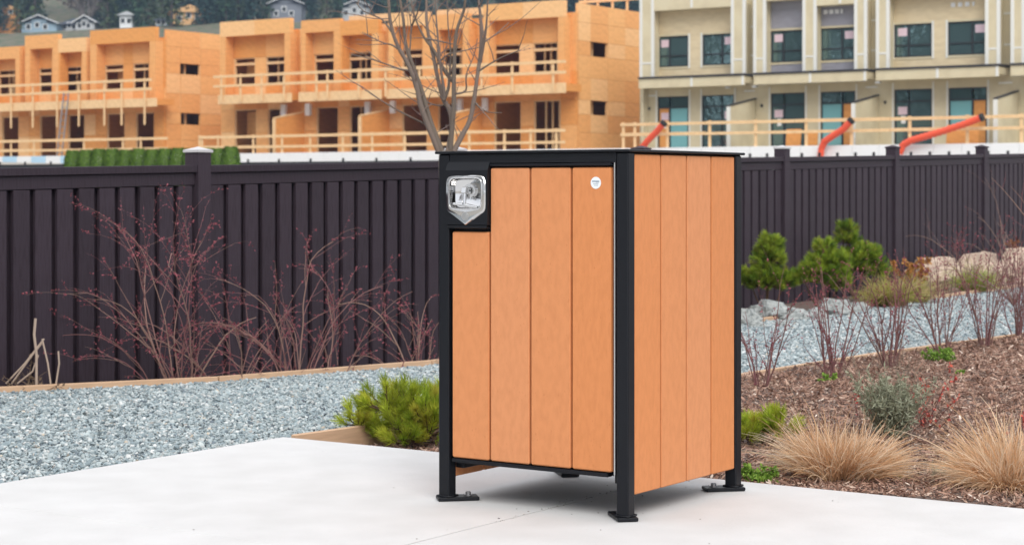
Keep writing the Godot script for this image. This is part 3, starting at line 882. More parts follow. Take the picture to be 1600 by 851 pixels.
	grass_mound("pale straw grass tuft between yellow grass and rusty shrub", gp(1430, 468), 800, 0.2, 0.22, [Color(0.5, 0.38, 0.2), Color(0.36, 0.32, 0.12), Color(0.58, 0.46, 0.28)], "", "grass_tuft", 0.003)
	grass_mound("green grass tuft against the pale stone blocks", gp(1520, 452), 800, 0.22, 0.22, [Color(0.26, 0.38, 0.05), Color(0.4, 0.42, 0.12), Color(0.45, 0.38, 0.16)], "", "grass_tuft", 0.003)
	var rust := {"step": 0.05, "kink": 0.1, "droop": 0.03, "fork": 0.6, "start": 0.1, "open": 0.8, "thick": 0.006, "depth": 2, "buds": 4.0, "bud": 0.035, "bark0": Color(0.2, 0.12, 0.08), "bark1": Color(0.2, 0.1, 0.06), "bark2": Color(0.2, 0.1, 0.06), "bud0": Color(0.36, 0.15, 0.04), "bud1": Color(0.5, 0.26, 0.08)}
	shrub("rusty_shrub", "rust coloured leafy shrub before the pale stone blocks", "shrub", gp(1432, 452), 10, 0.28, 0.5, Vector3.ZERO, rust)
	var rust2 := rust.duplicate()
	rust2.bud0 = Color(0.2, 0.08, 0.05); rust2.bud1 = Color(0.36, 0.16, 0.07)
	shrub("rusty_shrub", "dark russet shrub at the far end of pale stone blocks", "shrub", gp(1600, 430), 10, 0.34, 0.5, Vector3.ZERO, rust2)

	# lavender: grey green
	var lav := {"step": 0.02, "kink": 0.05, "droop": 0.0, "fork": 0.4, "start": 0.25, "open": 0.5, "thick": 0.0022, "depth": 1, "buds": 5.0, "bud": 0.026, "wide": 0.09, "bark0": Color(0.2, 0.16, 0.12), "bark1": Color(0.24, 0.22, 0.17), "bark2": Color(0.26, 0.27, 0.2), "bud0": Color(0.19, 0.2, 0.13), "bud1": Color(0.4, 0.42, 0.31)}
	shrub("lavender_clump", "grey green lavender clump in mulch behind tan grass", "plant", gp(1394, 688, -0.02), 56, 0.25, 0.5, Vector3.ZERO, lav)
	var old := lav.duplicate()
	old.buds = 0.6; old.bud = 0.014; old.bud0 = Color(0.22, 0.16, 0.13); old.bud1 = Color(0.34, 0.27, 0.22); old.bark1 = Color(0.3, 0.22, 0.17)
	shrub("dry_flower_stems", "thin dry flower stems standing in the lavender clump", "plant", gp(1400, 686, -0.03), 30, 0.4, 0.55, Vector3.ZERO, old)
	var gc := lav.duplicate()
	gc.bud = 0.018; gc.buds = 4.0
	shrub("groundcover", "sparse low grey leaved sprigs between the tan grass mounds", "plant", gp(1478, 742, -0.022), 16, 0.07, 1.6, Vector3.ZERO, gc)
	# red leaved sprigs
	var red := {"step": 0.03, "kink": 0.12, "droop": 0.0, "fork": 0.4, "start": 0.3, "open": 0.8, "thick": 0.003, "depth": 1, "buds": 1.3, "bud": 0.017, "bark0": Color(0.12, 0.05, 0.045), "bark1": Color(0.14, 0.05, 0.05), "bark2": Color(0.2, 0.06, 0.06), "bud0": Color(0.34, 0.045, 0.045), "bud1": Color(0.6, 0.13, 0.09)}
	shrub("red_leaf_plant", "small plant with scattered red leaves beside grey lavender", "plant", gp(1450, 674, -0.03), 10, 0.28, 0.7, Vector3(0.05, 0, 0), red)
	shrub("red_leaf_plant", "small red leaved sprig showing behind the lavender", "plant", gp(1352, 655, -0.022), 3, 0.2, 0.4, Vector3.ZERO, red)
	shrub("red_leaf_plant", "red leaved sprigs behind the wide tan grass mound", "plant", gp(1606, 706, -0.022), 5, 0.16, 0.5, Vector3.ZERO, red)
	# bright green groundcover
	var sed := {"step": 0.012, "kink": 0.1, "droop": 0.0, "fork": 0.5, "start": 0.1, "open": 0.9, "thick": 0.002, "depth": 1, "buds": 6.0, "bud": 0.014, "bark0": Color(0.1, 0.14, 0.04), "bark1": Color(0.12, 0.16, 0.04), "bark2": Color(0.14, 0.2, 0.05), "bud0": Color(0.1, 0.2, 0.03), "bud1": Color(0.27, 0.42, 0.07)}
	for e in [[1186, 752, 30, 0.075, 1.1, "lush green groundcover tuft at the patio edge beside the bin's foot"], [1416, 752, 8, 0.035, 1.0, "tiny green sprout between the tan grass mounds"], [1294, 598, 12, 0.06, 1.2, "small green tuft at the foot of a young barberry"], [1472, 566, 22, 0.1, 1.0, "bright green groundcover below the fourth young barberry"], [1500, 586, 8, 0.05, 1.0, "small green tuft alone on the open mulch"]]:
		shrub("groundcover", e[5], "plant", gp(e[0], e[1], -0.022), e[2], e[3], e[4], Vector3.ZERO, sed)

	# boulders by the pines
	rng.seed = 91
	for e in [[1178, 500, 0.16, 0], [1222, 492, 0.2, 1], [1258, 494, 0.13, 2], [1290, 492, 0.12, 3], [1322, 486, 0.17, 0], [1345, 482, 0.12, 1], [1200, 505, 0.08, 2], [1362, 478, 0.09, 3], [1240, 503, 0.07, 0], [1303, 497, 0.07, 1]]:
		var bm := boulder(600 + int(e[0]))
		var o := part("boulder", bm, mats.boulder, self, Transform3D(Basis.from_euler(Vector3(0, rng.randf() * TAU, 0)).scaled(Vector3(e[2], e[2] * 0.62, e[2]) * 0.8), gp(e[0], e[1]) + Vector3(-0.08, e[2] * 0.3 - 0.05, 0)))
		tag(o, "grey white boulder at the foot of the rounded pines", "boulder", "boulders below the pines")
	# pale stone blocks
	var k3 := 0
	for e in [[1432, 1508], [1510, 1572], [1574, 1640]]:
		var a := at(e[0], 405, 17.6 + k3 * 0.9)
		var bq := at(e[1], 402, 18.4 + k3 * 0.9)
		a.x = -7.05; bq.x = -7.05
		a.z = zx(e[0], -7.0); bq.z = zx(e[1], -7.0)
		var o2 := part("stone_block", boulder(950 + k3), mats.sandstone, self, Transform3D(Basis().scaled(Vector3(0.17, 0.2 + 0.02 * k3, absf(bq.z - a.z) * 0.56)), Vector3(-7.06, 0.07, (a.z + bq.z) / 2)))
		tag(o2, "long pale sandstone block lying along the fence foot", "stone", "pale stone blocks at the fence")
		k3 += 1

func boulder(sd: int) -> MB:
	var m := MB.new()
	var nz := noise(sd, 0.8, 3)
	var s := SphereMesh.new()
	s.radial_segments = 20; s.rings = 11; s.radius = 1.0; s.height = 2.0
	var a := s.get_mesh_arrays()
	var v: PackedVector3Array = a[Mesh.ARRAY_VERTEX]
	var idx: PackedInt32Array = a[Mesh.ARRAY_INDEX]
	for k in v.size():
		var p := v[k]
		var q := p.snapped(Vector3.ONE * 0.55).lerp(p, 0.55)
		v[k] = q * (1.0 + 0.35 * nz.get_noise_3d(p.x, p.y, p.z))
	for k in range(0, idx.size(), 3):
		if (v[idx[k]] - v[idx[k + 1]]).length() < 1e-5 or (v[idx[k + 2]] - v[idx[k + 1]]).length() < 1e-5 or (v[idx[k]] - v[idx[k + 2]]).length() < 1e-5: continue
		m.tri(v[idx[k]], v[idx[k + 1]], v[idx[k + 2]], -((v[idx[k + 1]] - v[idx[k]]).cross(v[idx[k + 2]] - v[idx[k]])).normalized() if true else Vector3.ZERO)
	return m

func build_tree() -> void:
	rng.seed = 1234
	var D := 11.3
	var t := thing("bare_tree", "leafless grey multi stemmed young tree rising behind the bin", "tree", Vector3.ZERO)
	var base := at(699, 540, D)
	base.y = -0.27
	t.position = base
	var m := MB.new()
	var b := MB.new()
	var st := [
		[[685, 236], [669, 197], [657, 164], [650, 132], [637, 100], [625, 79], [615, 56], [609, 29], [607, 0], [603, -60], [600, -120]],
		[[690, 236], [674, 195], [664, 160], [656, 134], [648, 110], [634, 70], [630, 30], [622, -20], [618, -90]],
		[[700, 236], [706, 203], [703, 173], [693, 156], [684, 123], [677, 88], [669, 53], [666, 26], [666, 0], [662, -80]],
		[[703, 236], [706, 203], [709, 165], [709, 129], [710, 88], [713, 50], [724, 18], [727, 0], [735, -70]],
		[[709, 236], [722, 211], [734, 188], [741, 153], [746, 117], [750, 88], [752, 53], [750, 18], [748, 0], [752, -80]],
		[[709, 129], [693, 108], [678, 79], [663, 59], [650, 32], [643, 9], [640, -40]],
		[[694, 152], [692, 130], [688, 103], [684, 59], [681, 18], [680, -40]],
		[[669, 196], [650, 187], [628, 176], [599, 159], [568, 137]],
		[[640, 110], [625, 108], [606, 101], [575, 91], [549, 85]],
		[[745, 113], [765, 100], [787, 88], [810, 79]],
		[[751, 70], [762, 62], [775, 53], [795, 35]],
		[[743, 161], [750, 168], [763, 175], [784, 176]],
		[[710, 147], [728, 141], [728, 117], [740, 88], [746, 60]],
		[[612, 50], [602, 36], [593, 28], [569, 18], [556, 4]],
		[[750, 97], [756, 65], [760, 38], [762, 0], [766, -50]],
		[[693, 156], [700, 140], [702, 120], [704, 80], [700, 40], [698, -20]],
		[[660, 147], [668, 160], [690, 165], [700, 158]],
		[[643, 40], [652, 20], [660, -10]], [[666, 60], [690, 65], [712, 70]], [[625, 79], [612, 70], [596, 66], [566, 50]], [[684, 100], [700, 85], [730, 78], [748, 74]], [[637, 100], [640, 80], [642, 40], [636, 5]]]
	var o := {"step": 0.05, "kink": 0.06, "droop": 0.0, "fork": 0.16, "start": 0.2, "open": 0.7, "thick": 0.004, "depth": 1, "buds": 0.5, "bud": 0.009, "bark0": Color(0.22, 0.17, 0.14), "bark1": Color(0.24, 0.17, 0.15), "bark2": Color(0.26, 0.16, 0.15), "bud0": Color(0.22, 0.1, 0.09), "bud1": Color(0.3, 0.16, 0.14)}
	m.col = Color(0.165, 0.135, 0.112)
	for i in st.size():
		var s: Array = st[i]
		var pts := PackedVector3Array()
		var rad := PackedFloat32Array()
		var main := i < 5
		var r0 := 0.0185 if main else (0.013 if i in [5, 6, 14, 15] else 0.0072)
		var r1 := 0.0065 if main else 0.0022
		var lean := (i * 37 % 11 - 5) * 0.045
		# smooth the surveyed line
		for k in s.size() - 1:
			for q in 3:
				var f := q / 3.0
				var p0: Vector2 = Vector2(s[maxi(k - 1, 0)][0], s[maxi(k - 1, 0)][1])
				var p1 := Vector2(s[k][0], s[k][1])
				var p2 := Vector2(s[k + 1][0], s[k + 1][1])
				var p3 := Vector2(s[mini(k + 2, s.size() - 1)][0], s[mini(k + 2, s.size() - 1)][1])
				var p := p1.cubic_interpolate(p2, p0, p3, f)
				var g := (k + f) / float(s.size() - 1)
				pts.append(at(p.x, p.y, D + lean * g) - base); rad.append(lerpf(r0, r1, pow(g, 0.8)) * rng.randf_range(0.93, 1.07))
		var last := Vector2(s[-1][0], s[-1][1])
		pts.append(at(last.x, last.y, D + lean) - base); rad.append(r1)
		m.col = Color(0.165, 0.135, 0.112) if i % 2 else Color(0.2, 0.16, 0.135)
		m.tube(pts, rad, 8 if main else 6)
		for k in range(2, pts.size()):
			if rng.randf() < (0.34 if main else 0.3):
				var d := (pts[k] - pts[k - 1]).normalized()
				var sd := (d * 0.7 + Vector3(rng.randfn(), rng.randfn() * 0.5 + 0.35, rng.randfn()).normalized()).normalized()
				twigs(m, b, pts[k], sd, rng.randf_range(0.08, 0.42), 0.0034, 1, o)
	var tp := PackedVector3Array([Vector3(0, -0.05, 0), Vector3(0.0, 0.5, 0), Vector3(0.0, 1.1, 0), at(697, 255, D) - base, at(697, 236, D) - base])
	m.col = Color(0.165, 0.135, 0.112)
	m.tube(tp, PackedFloat32Array([0.06, 0.048, 0.044, 0.048, 0.042]), 10)
	part("trunk", m, mats.bark, t)
	part("buds", b, mats.leaf, t)

# ------------------------------------------------------------------ hedge, far fences, terrace
func cedar(sd: int) -> Array:
	rng.seed = sd
	var m := MB.new()
	var w := MB.new()
	w.col = Color(0.12, 0.08, 0.05)
	w.tube(PackedVector3Array([Vector3(0, 0, 0), Vector3(0, 1.6, 0)]), PackedFloat32Array([0.04, 0.01]), 6)
	for k in 6500:
		var y := rng.randf() * 1.72
		var r := 0.29 * (1.0 - pow(maxf(0, (y - 1.1) / 0.75), 2.5) * 0.65) * (0.8 + 0.2 * minf(1, y / 0.3)) * rng.randf_range(0.78, 1.05)
		var a := rng.randf() * TAU
		var out := Vector3(cos(a), 0, sin(a))
		var p := out * r + Vector3(0, y, 0)
		var d := (Vector3.UP * 1.2 + out * 0.6 + Vector3(rng.randfn(), rng.randfn(), rng.randfn()) * 0.35).normalized()
		var s := d.cross(out.rotated(Vector3.UP, rng.randfn(0, 0.9))).normalized()
		m.col = tone(Color(0.045, 0.1, 0.013), Color(0.15, 0.26, 0.03))
		m.tri(p - s * 0.02, p + s * 0.02, p + d * 0.075, (out + Vector3.UP * 0.4).normalized())
	return [w, m]

func build_middle() -> void:
	var zh := -50.0
	var protos := []
	for k in 3:
		var c := cedar(700 + k)
		protos.append([c[0].mesh(), c[1].mesh()])
	rng.seed = 71
	for k in 13:
		var px := 113.0 + k * 20.6
		var x := xz(px, zh)
		var s := rng.randf_range(0.97, 1.04)
		var t := thing("hedge_cedar", "clipped green cedar in the short hedge beyond the brown fence", "hedge", Vector3(x, 0.68, zh), rng.randf() * TAU, "cedars of the clipped hedge")
		t.scale = Vector3(1.06, 0.97 + (s - 1.0) * 0.5, 1.06)
		part("trunk", protos[k % 3][0], mats.bark, t)
		part("foliage", protos[k % 3][1], mats.leaf, t)
	struct("hedge_bank", slab_mesh(Vector3(-60, -0.5, -52), Vector3(-30, 0.56, -48.5)), mats.dirt, "low earth bank under the clipped hedge")
	# black metal fences on the slope below the terrace
	for e in [[-150, 690, 1.6, 0.0, "thin black metal fence below the wooden building frames"], [1120, 1760, 0.62, 0.0, "black picket fence below the finished beige terrace"]]:
		var z := -56.0
		var xa := xz(e[0], z)
		var xb := xz(e[1], z)
		var f := thing("metal_fence", e[4], "fence", Vector3(xa, 0.3, z))
		var n := int((xb - xa) / e[2])
		bx("rail", f, mats.black, Vector3(0, 1.5, -0.03), Vector3(xb - xa, 1.66, 0.03))
		bx("rail", f, mats.black, Vector3(0, 0.5, -0.02), Vector3(xb - xa, 0.55, 0.02))
		for k in n + 1:
			bx("post", f, mats.black, Vector3(k * e[2] - 0.04, -0.4, -0.022), Vector3(k * e[2] + 0.04, 1.78, 0.04), 0.01)
		if e[2] > 1.0:
			bx("mesh_panel", f, mats.black, Vector3(0, 0.0, -0.015), Vector3(xb - xa, 1.5, -0.01))
	# the terrace on which the buildings stand, with its white retaining wall
	struct("terrace", slab_mesh(Vector3(-140, -1, -135), Vector3(20, 2.72, -74.6)), mats.dirt, "levelled building terrace under the town houses")
	var rw := thing("retaining_wall", "low white retaining wall under the building terrace", "wall", Vector3(0, 0, -74.3))
	var x := -110.0
	var k4 := 0
	while x < 15.0:
		var mm: Material = mats.membrane
		if x < xz(100, -74.3) and k4 % 2 == 0: mm = mats.blueboard
		bx("wall_panel", rw, mm, Vector3(x, -0.5, -0.25), Vector3(x + 1.19, 2.75, 0.0), 0.01)
		x += 1.2; k4 += 1

func slab_mesh(lo: Vector3, hi: Vector3) -> MB:
	var m := MB.new()
	m.box(lo, hi)
	return m

# ------------------------------------------------------------------ buildings
const ZW := -77.5
const ZF := -76.85
const FLOOR := 2.75

func grid_wall(parent: Node, called: String, ms: Array, x0: float, x1: float, y0: float, y1: float, z: float, th: float, holes: Array, gap: float, along_z := false) -> void:
	var xs := [x0, x1]
	var ys := [y0, y1]
	for h in holes:
		for q in [h[0], h[1]]: if q > x0 and q < x1: xs.append(q)
		for q in [h[2], h[3]]: if q > y0 and q < y1: ys.append(q)
	for arr in [xs, ys]:
		arr.sort()
		var add := []
		for k in arr.size() - 1:
			var n := int((arr[k + 1] - arr[k]) / (1.7 if arr == xs else 1.5))
			for j in n: add.append(lerpf(arr[k], arr[k + 1], (j + 1.0) / (n + 1.0)))
		arr.append_array(add); arr.sort()
	for i in xs.size() - 1:
		if xs[i + 1] - xs[i] < 0.004: continue
		for j in ys.size() - 1:
			if ys[j + 1] - ys[j] < 0.004: continue
			var c := Vector2((xs[i] + xs[i + 1]) / 2, (ys[j] + ys[j + 1]) / 2)
			var hit := false
			for h in holes:
				if c.x > h[0] and c.x < h[1] and c.y > h[2] and c.y < h[3]: hit = true
			if hit: continue
			var pr := rng.randf() * gap
			if along_z:
				bx(called, parent, ms[rng.randi() % ms.size()], Vector3(z - th, ys[j] + gap, xs[i] + gap), Vector3(z + pr, ys[j + 1] - gap, xs[i + 1] - gap))
			else:
				bx(called, parent, ms[rng.randi() % ms.size()], Vector3(xs[i] + gap, ys[j] + gap, z - th), Vector3(xs[i + 1] - gap, ys[j + 1] - gap, z + pr))

func guard_rail(label: String, px0: float, px1: float, z: float, ylow: float, yrail: float, ymid: float, posts: Array, drop := 0.0) -> void:
	var xa := xz(px0, z)
	var xb := xz(px1, z)
	var g := thing("guard_rail", label, "railing", Vector3(xa, ylow, z), 0.0, "temporary timber guard rails")
	for y in [yrail, ymid]:
		var n := maxi(1, int((xb - xa) / 4.2))
		for k in n:
			var a := (xb - xa) * k / n
			var b := (xb - xa) * (k + 1) / n
			bx("rail", g, mats.lumber, Vector3(a + 0.01, y - ylow - 0.07, 0.0 + 0.004 * (k % 2)), Vector3(b - 0.01, y - ylow + 0.07 + rng.randfn(0, 0.01), 0.045))
	for p in posts:
		var x := xz(p, z) - xa
		bx("post", g, mats.lumber, Vector3(x - 0.07, -drop, -0.022), Vector3(x + 0.07, yrail - ylow + 0.1, -0.003))

func row(called: String, label: String, wood: bool, bays: Array, lower: Array, end_px: float, start_px: float, gaps: Array) -> void:
	var x0 := xz(start_px, ZW)
	var x1 := xz(end_px, ZW)
	var b := thing(called, label, "building", Vector3(0, 0, 0))
	var depth := 11.0
	var plys := [mats.ply0, mats.ply0, mats.ply1, mats.ply2, mats.ply3, mats.ply4]
	var wallm := plys if wood else [mats.siding_panel]
	# lower storey with its openings
	var holes := []
	for q in lower: holes.append([xz(q[0], ZW), xz(q[1], ZW), FLOOR + 0.02, 5.2])
	grid_wall(b, "plywood_sheet" if wood else "wall_panel", wallm, x0, x1, FLOOR, 5.6, ZW, 0.16, holes, 0.006 if wood else 0.0)
	# upper storey wall behind the bay frames
	holes = []
	for y in bays:
		for q in y.win: holes.append([xz(q[0], ZW), xz(q[1], ZW), 6.57, 8.0])
	if wood:
		grid_wall(b, "plywood_sheet", wallm, x0, x1, 5.6, 9.4, ZW, 0.16, holes, 0.006)
	else:
		for y in bays:
			var hh := []
			for q in y.win: hh.append([xz(q[0], ZW), xz(q[1], ZW), 6.57, 8.0])
			grid_wall(b, "wall_panel", [mats.siding_grey if y.get("grey", false) else mats.siding], xz(y.get("w0", y.p[0]), ZW), xz(y.get("w1", y.p[3]), ZW), 5.6, 9.4, ZW, 0.16, hh, 0.0)
		for gq in gaps:
			bx("wall_panel", b, mats.siding_panel, Vector3(xz(gq[0], ZW), 5.6, ZW - 0.16), Vector3(xz(gq[1], ZW), 9.6, ZW))
	# shell: floors, roof, back, ends and party walls keep the inside dark
	bx("floor_slab", b, mats.membrane, Vector3(x0, FLOOR - 0.3, ZW - depth), Vector3(x1, FLOOR, ZW + 0.0))
	bx("floor_deck", b, mats.ply4, Vector3(x0 + 0.2, 5.45, ZW - depth), Vector3(x1 - 0.2, 5.75, ZW - 0.17))
	bx("roof_deck", b, mats.ply4 if wood else mats.flashing, Vector3(x0 + 0.17, 9.2, ZW - depth), Vector3(x1 - 0.17, 9.4, ZW - 0.17))
	bx("rear_wall", b, mats.ply4, Vector3(x0, FLOOR, ZW - depth - 0.2), Vector3(x1, 9.6, ZW - depth))
	bx("end_wall", b, plys[0] if wood else mats.siding_panel, Vector3(x0, FLOOR, ZW - depth), Vector3(x0 + 0.16, 9.6, ZW - 0.17))
	for y in bays:
		if y.has("party"):
			var xp := xz(y.party, ZW)
			bx("party_wall", b, mats.ply4, Vector3(xp - 0.1, FLOOR, ZW - depth), Vector3(xp + 0.1, 9.2, ZW - 0.4))
	# bay frames: piers, headers and the wall heads behind them
	for y in bays:
		var p: Array = y.p
		var top: float = y.get("top", 9.95)
		var hb: float = y.get("head", 9.15)
		var hm = mats.ply0 if wood else mats.siding_panel
		for e in [[p[0], p[1]], [p[2], p[3]]]:
			if e[0] == e[1]: continue
			bx("pier", b, plys[rng.randi() % 4] if wood else mats.siding_panel, Vector3(xz(e[0], ZF), 5.95, ZW + 0.012), Vector3(xz(e[1], ZF), hb, ZF))
			if not wood:
				for s in [e[0], e[1]]:
					var xs := xz(s, ZF)
					bx("corner_trim", b, mats.trim, Vector3(xs - 0.075, 5.96, ZF - 0.06), Vector3(xs + 0.075, top, ZF + 0.025))
				bx("cross_trim", b, mats.trim, Vector3(xz(e[0], ZF), 6.7, ZF), Vector3(xz(e[1], ZF), 6.78, ZF + 0.02))
		var n := maxi(1, int((xz(p[3], ZF) - xz(p[0], ZF)) / 1.8)) if wood else 1
		for k in n:
			var xa := lerpf(xz(p[0], ZF), xz(p[3], ZF), k / float(n))
			var xb := lerpf(xz(p[0], ZF), xz(p[3], ZF), (k + 1) / float(n))
			bx("header", b, plys[rng.randi() % 5] if wood else hm, Vector3(xa + 0.004, hb, ZF - 0.3), Vector3(xb - 0.004, top, ZF + 0.004 + 0.004 * (k % 2)))
			bx("roof_edge", b, mats.ply4 if wood else hm, Vector3(xa + 0.004, hb + 0.003, ZW + 0.01), Vector3(xb - 0.004, hb + 0.15, ZF - 0.303))
		if not wood:
			var xm := (xz(p[0], ZF) + xz(p[3], ZF)) / 2
			bx("cross_trim", b, mats.trim, Vector3(xm - 0.06, hb + 0.05, ZF), Vector3(xm + 0.06, top, ZF + 0.022))
		# windows
		for q in y.win:
			var wx0 := xz(q[0], ZW)
			var wx1 := xz(q[1], ZW)
			if wood:
				open_window(b, wx0, wx1, 6.57, 8.0, q[2] if q.size() > 2 else "studs")
			else:
				glazed(b, wx0, wx1, 6.57, 8.0, q[2] if q.size() > 2 else "", false)
	for q in lower:
		var lx0 := xz(q[0], ZW)
		var lx1 := xz(q[1], ZW)
		if wood: open_window(b, lx0, lx1, FLOOR + 0.02, 5.2, q[2] if q.size() > 2 else "none", true)
		else: glazed(b, lx0, lx1, FLOOR + 0.02, 5.2, q[2] if q.size() > 2 else "door", true)

func open_window(b: Node, x0: float, x1: float, y0: float, y1: float, how: String, low := false) -> void:
	var o := Node3D.new()
	o.name = "window_opening" if not low else "door_opening"
	b.add_child(o, true)
	var z := ZW - 0.08
	var t := 0.045
	bx("jamb", o, mats.lumber, Vector3(x0 + 0.003, y0, z - 0.07), Vector3(x0 + t, y1, z + 0.05))
	bx("jamb", o, mats.lumber, Vector3(x1 - t, y0, z - 0.07), Vector3(x1 - 0.003, y1, z + 0.05))
	bx("lintel", o, mats.lumber, Vector3(x0 + t, y1 - t, z - 0.07), Vector3(x1 - t, y1 - 0.003, z + 0.05))
	if not low:
		bx("transom", o, mats.lumber, Vector3(x0 + t, lerpf(y0, y1, 0.72), z), Vector3(x1 - t, lerpf(y0, y1, 0.72) + 0.13, z + 0.07))
	if how == "studs":
		var n := maxi(3, int((x1 - x0) / 0.36))
		for k in range(1, n):
			bx("stud", o, mats.lumber, Vector3(lerpf(x0, x1, k / float(n)) - 0.03, y0, z - 0.5), Vector3(lerpf(x0, x1, k / float(n)) + 0.03, y1 + 0.2, z - 0.4))
	elif how == "board":
		bx("plywood_sheet", o, mats.ply1, Vector3(lerpf(x0, x1, 0.05), lerpf(y0, y1, 0.4), z - 0.9), Vector3(x1 - 0.05, y1 - 0.1, z - 0.85))

func glazed(b: Node, x0: float, x1: float, y0: float, y1: float, how: String, low: bool) -> void:
	var o := Node3D.new()
	o.name = "window"
	b.add_child(o, true)
	var z := ZW - 0.05
	var t := 0.06
	for e in [[x0, x0 + t, y0, y1], [x1 - t, x1, y0, y1], [x0 + t, x1 - t, y1 - t, y1], [x0 + t, x1 - t, y0, y0 + t]]:
		bx("frame", o, mats.frame, Vector3(e[0], e[2], z - 0.08), Vector3(e[1], e[3], z + 0.035))
	for e in [[x0 - 0.09, x0, y0 - 0.09, y1 + 0.09], [x1, x1 + 0.09, y0 - 0.09, y1 + 0.09], [x0, x1, y0 - 0.09, y0], [x0, x1, y1, y1 + 0.09]]:
		if not low: bx("casing", o, mats.trim if e[1] - e[0] < 0.2 else mats.siding_panel, Vector3(e[0], e[2], ZW), Vector3(e[1], e[3], ZW + 0.025))
	var right := how.begins_with("r")
	var xm := lerpf(x0, x1, 0.62 if right else 0.38)
	bx("mullion", o, mats.frame, Vector3(xm - 0.04, y0 + t, z - 0.07), Vector3(xm + 0.04, (y1 if not low else y1 - 0.5) - t, z + 0.03))
	var ym := lerpf(y0, y1, 0.36) if not low else y1 - 0.52
	bx("transom", o, mats.frame, Vector3(x0 + t, ym - 0.035, z - 0.069), Vector3(x1 - t, ym + 0.035, z + 0.029))
	for e in [[x0 + t, xm - 0.04, 0], [xm + 0.04, x1 - t, 1]]:
		var g0 = mats.glass if not low else mats.glass
		var wide: bool = (e[0] < xm) == right
		if low and how.contains("teal"): g0 = mats.glass_teal if wide else mats.glass
		if low and how.contains("ply") and e[2] == (1 if right else 0): g0 = mats.ply2
		bx("pane", o, g0, Vector3(e[0], y0 + t, z - 0.03), Vector3(e[1], ym - 0.035, z - 0.015))
		bx("pane", o, mats.glass if not low else mats.glass, Vector3(e[0], ym + 0.035, z - 0.03), Vector3(e[1], y1 - t, z - 0.015))
	if not how.contains("bare"):
		var xn := (xm + 0.12) if right else (x0 + 0.15)
		var yn := y1 - 0.16 if not low else y1 - 0.75
		bx("paper_notice", o, mats.paper, Vector3(xn, yn - 0.34, z - 0.012), Vector3(minf(xn + 0.42, x1 - t), yn, z - 0.008))
		if low: bx("paper_notice", o, mats.paper_white, Vector3(xn + 0.14, yn - 0.72, z - 0.012), Vector3(xn + 0.34, yn - 0.4, z - 0.008))

func side_wall(parent: Node, px: float, wood: bool, wins: Array, far: float, name_: String) -> void:
	var X := xz(px, ZW)
	var holes := []
	for q in wins:
		var za := zx(q[0], X)
		var zb := zx(q[1], X)
		holes.append([minf(za, zb), maxf(za, zb), q[2], q[3]])
	var plys := [mats.ply0, mats.ply1, mats.ply1, mats.ply3, mats.ply0]
	grid_wall(parent, name_, plys if wood else [mats.siding_panel], ZW - far, ZW - 0.17, FLOOR, 9.85, X, 0.16, holes, 0.006 if wood else 0.0, true)
	for h in holes:
		bx("window_stud", parent, mats.lumber, Vector3(X - 0.5, h[2], (h[0] + h[1]) / 2 - 0.05), Vector3(X - 0.4, h[3], (h[0] + h[1]) / 2 + 0.05))

func balcony(parent: Node, px0: float, px1: float, m: Material, z1: float, y0 := 5.45, y1 := 5.94) -> void:
	var xa := xz(px0, z1)
	var xb := xz(px1, z1)
	var n := maxi(1, int((xb - xa) / 2.6))
	for k in n:
		bx("balcony_edge", parent, m, Vector3(lerpf(xa, xb, k / float(n)) + 0.003, y0, z1 - 0.06), Vector3(lerpf(xa, xb, (k + 1) / float(n)) - 0.003, y1 - 0.012 * (k % 2), z1))
	bx("balcony_floor", parent, mats.ply2 if m == mats.lumber else m, Vector3(xa, y0 + 0.1, ZW + 0.004), Vector3(xb, y1 - 0.03, z1 - 0.061))

func divider(parent: Node, px: float, m: Material, cap: Material, zfront := -75.2) -> void:
	var X := xz(px, ZW)
	var mm := MB.new()
	var a := Vector3(X - 0.07, 0, 0)
	var y0 := FLOOR
	var q := [Vector3(X, y0, ZW + 0.01), Vector3(X, y0, zfront), Vector3(X, 4.55, zfront), Vector3(X, 4.95, ZW + 0.01)]
	for s in [-0.07, 0.07]:
		mm.quad(q[0] + Vector3(s, 0, 0), q[1] + Vector3(s, 0, 0), q[2] + Vector3(s, 0, 0), q[3] + Vector3(s, 0, 0), Vector3(signf(s), 0, 0))
	for k in 4:
		mm.quad(q[k] + Vector3(-0.07, 0, 0), q[(k + 1) % 4] + Vector3(-0.07, 0, 0), q[(k + 1) % 4] + Vector3(0.07, 0, 0), q[k] + Vector3(0.07, 0, 0))
	var d := part("divider_wall", mm, m, parent)
	var cm := MB.new()
	cm.bar(q[2] + Vector3(0, 0.03, 0.05), q[3] + Vector3(0, 0.03, 0), 0.2, 0.05)
	part("coping", cm, cap, d)
	bx("end_post", d, cap if cap == mats.lumber else mats.trim, Vector3(X - 0.08, FLOOR, zfront + 0.002), Vector3(X + 0.08, 4.53, zfront + 0.1))

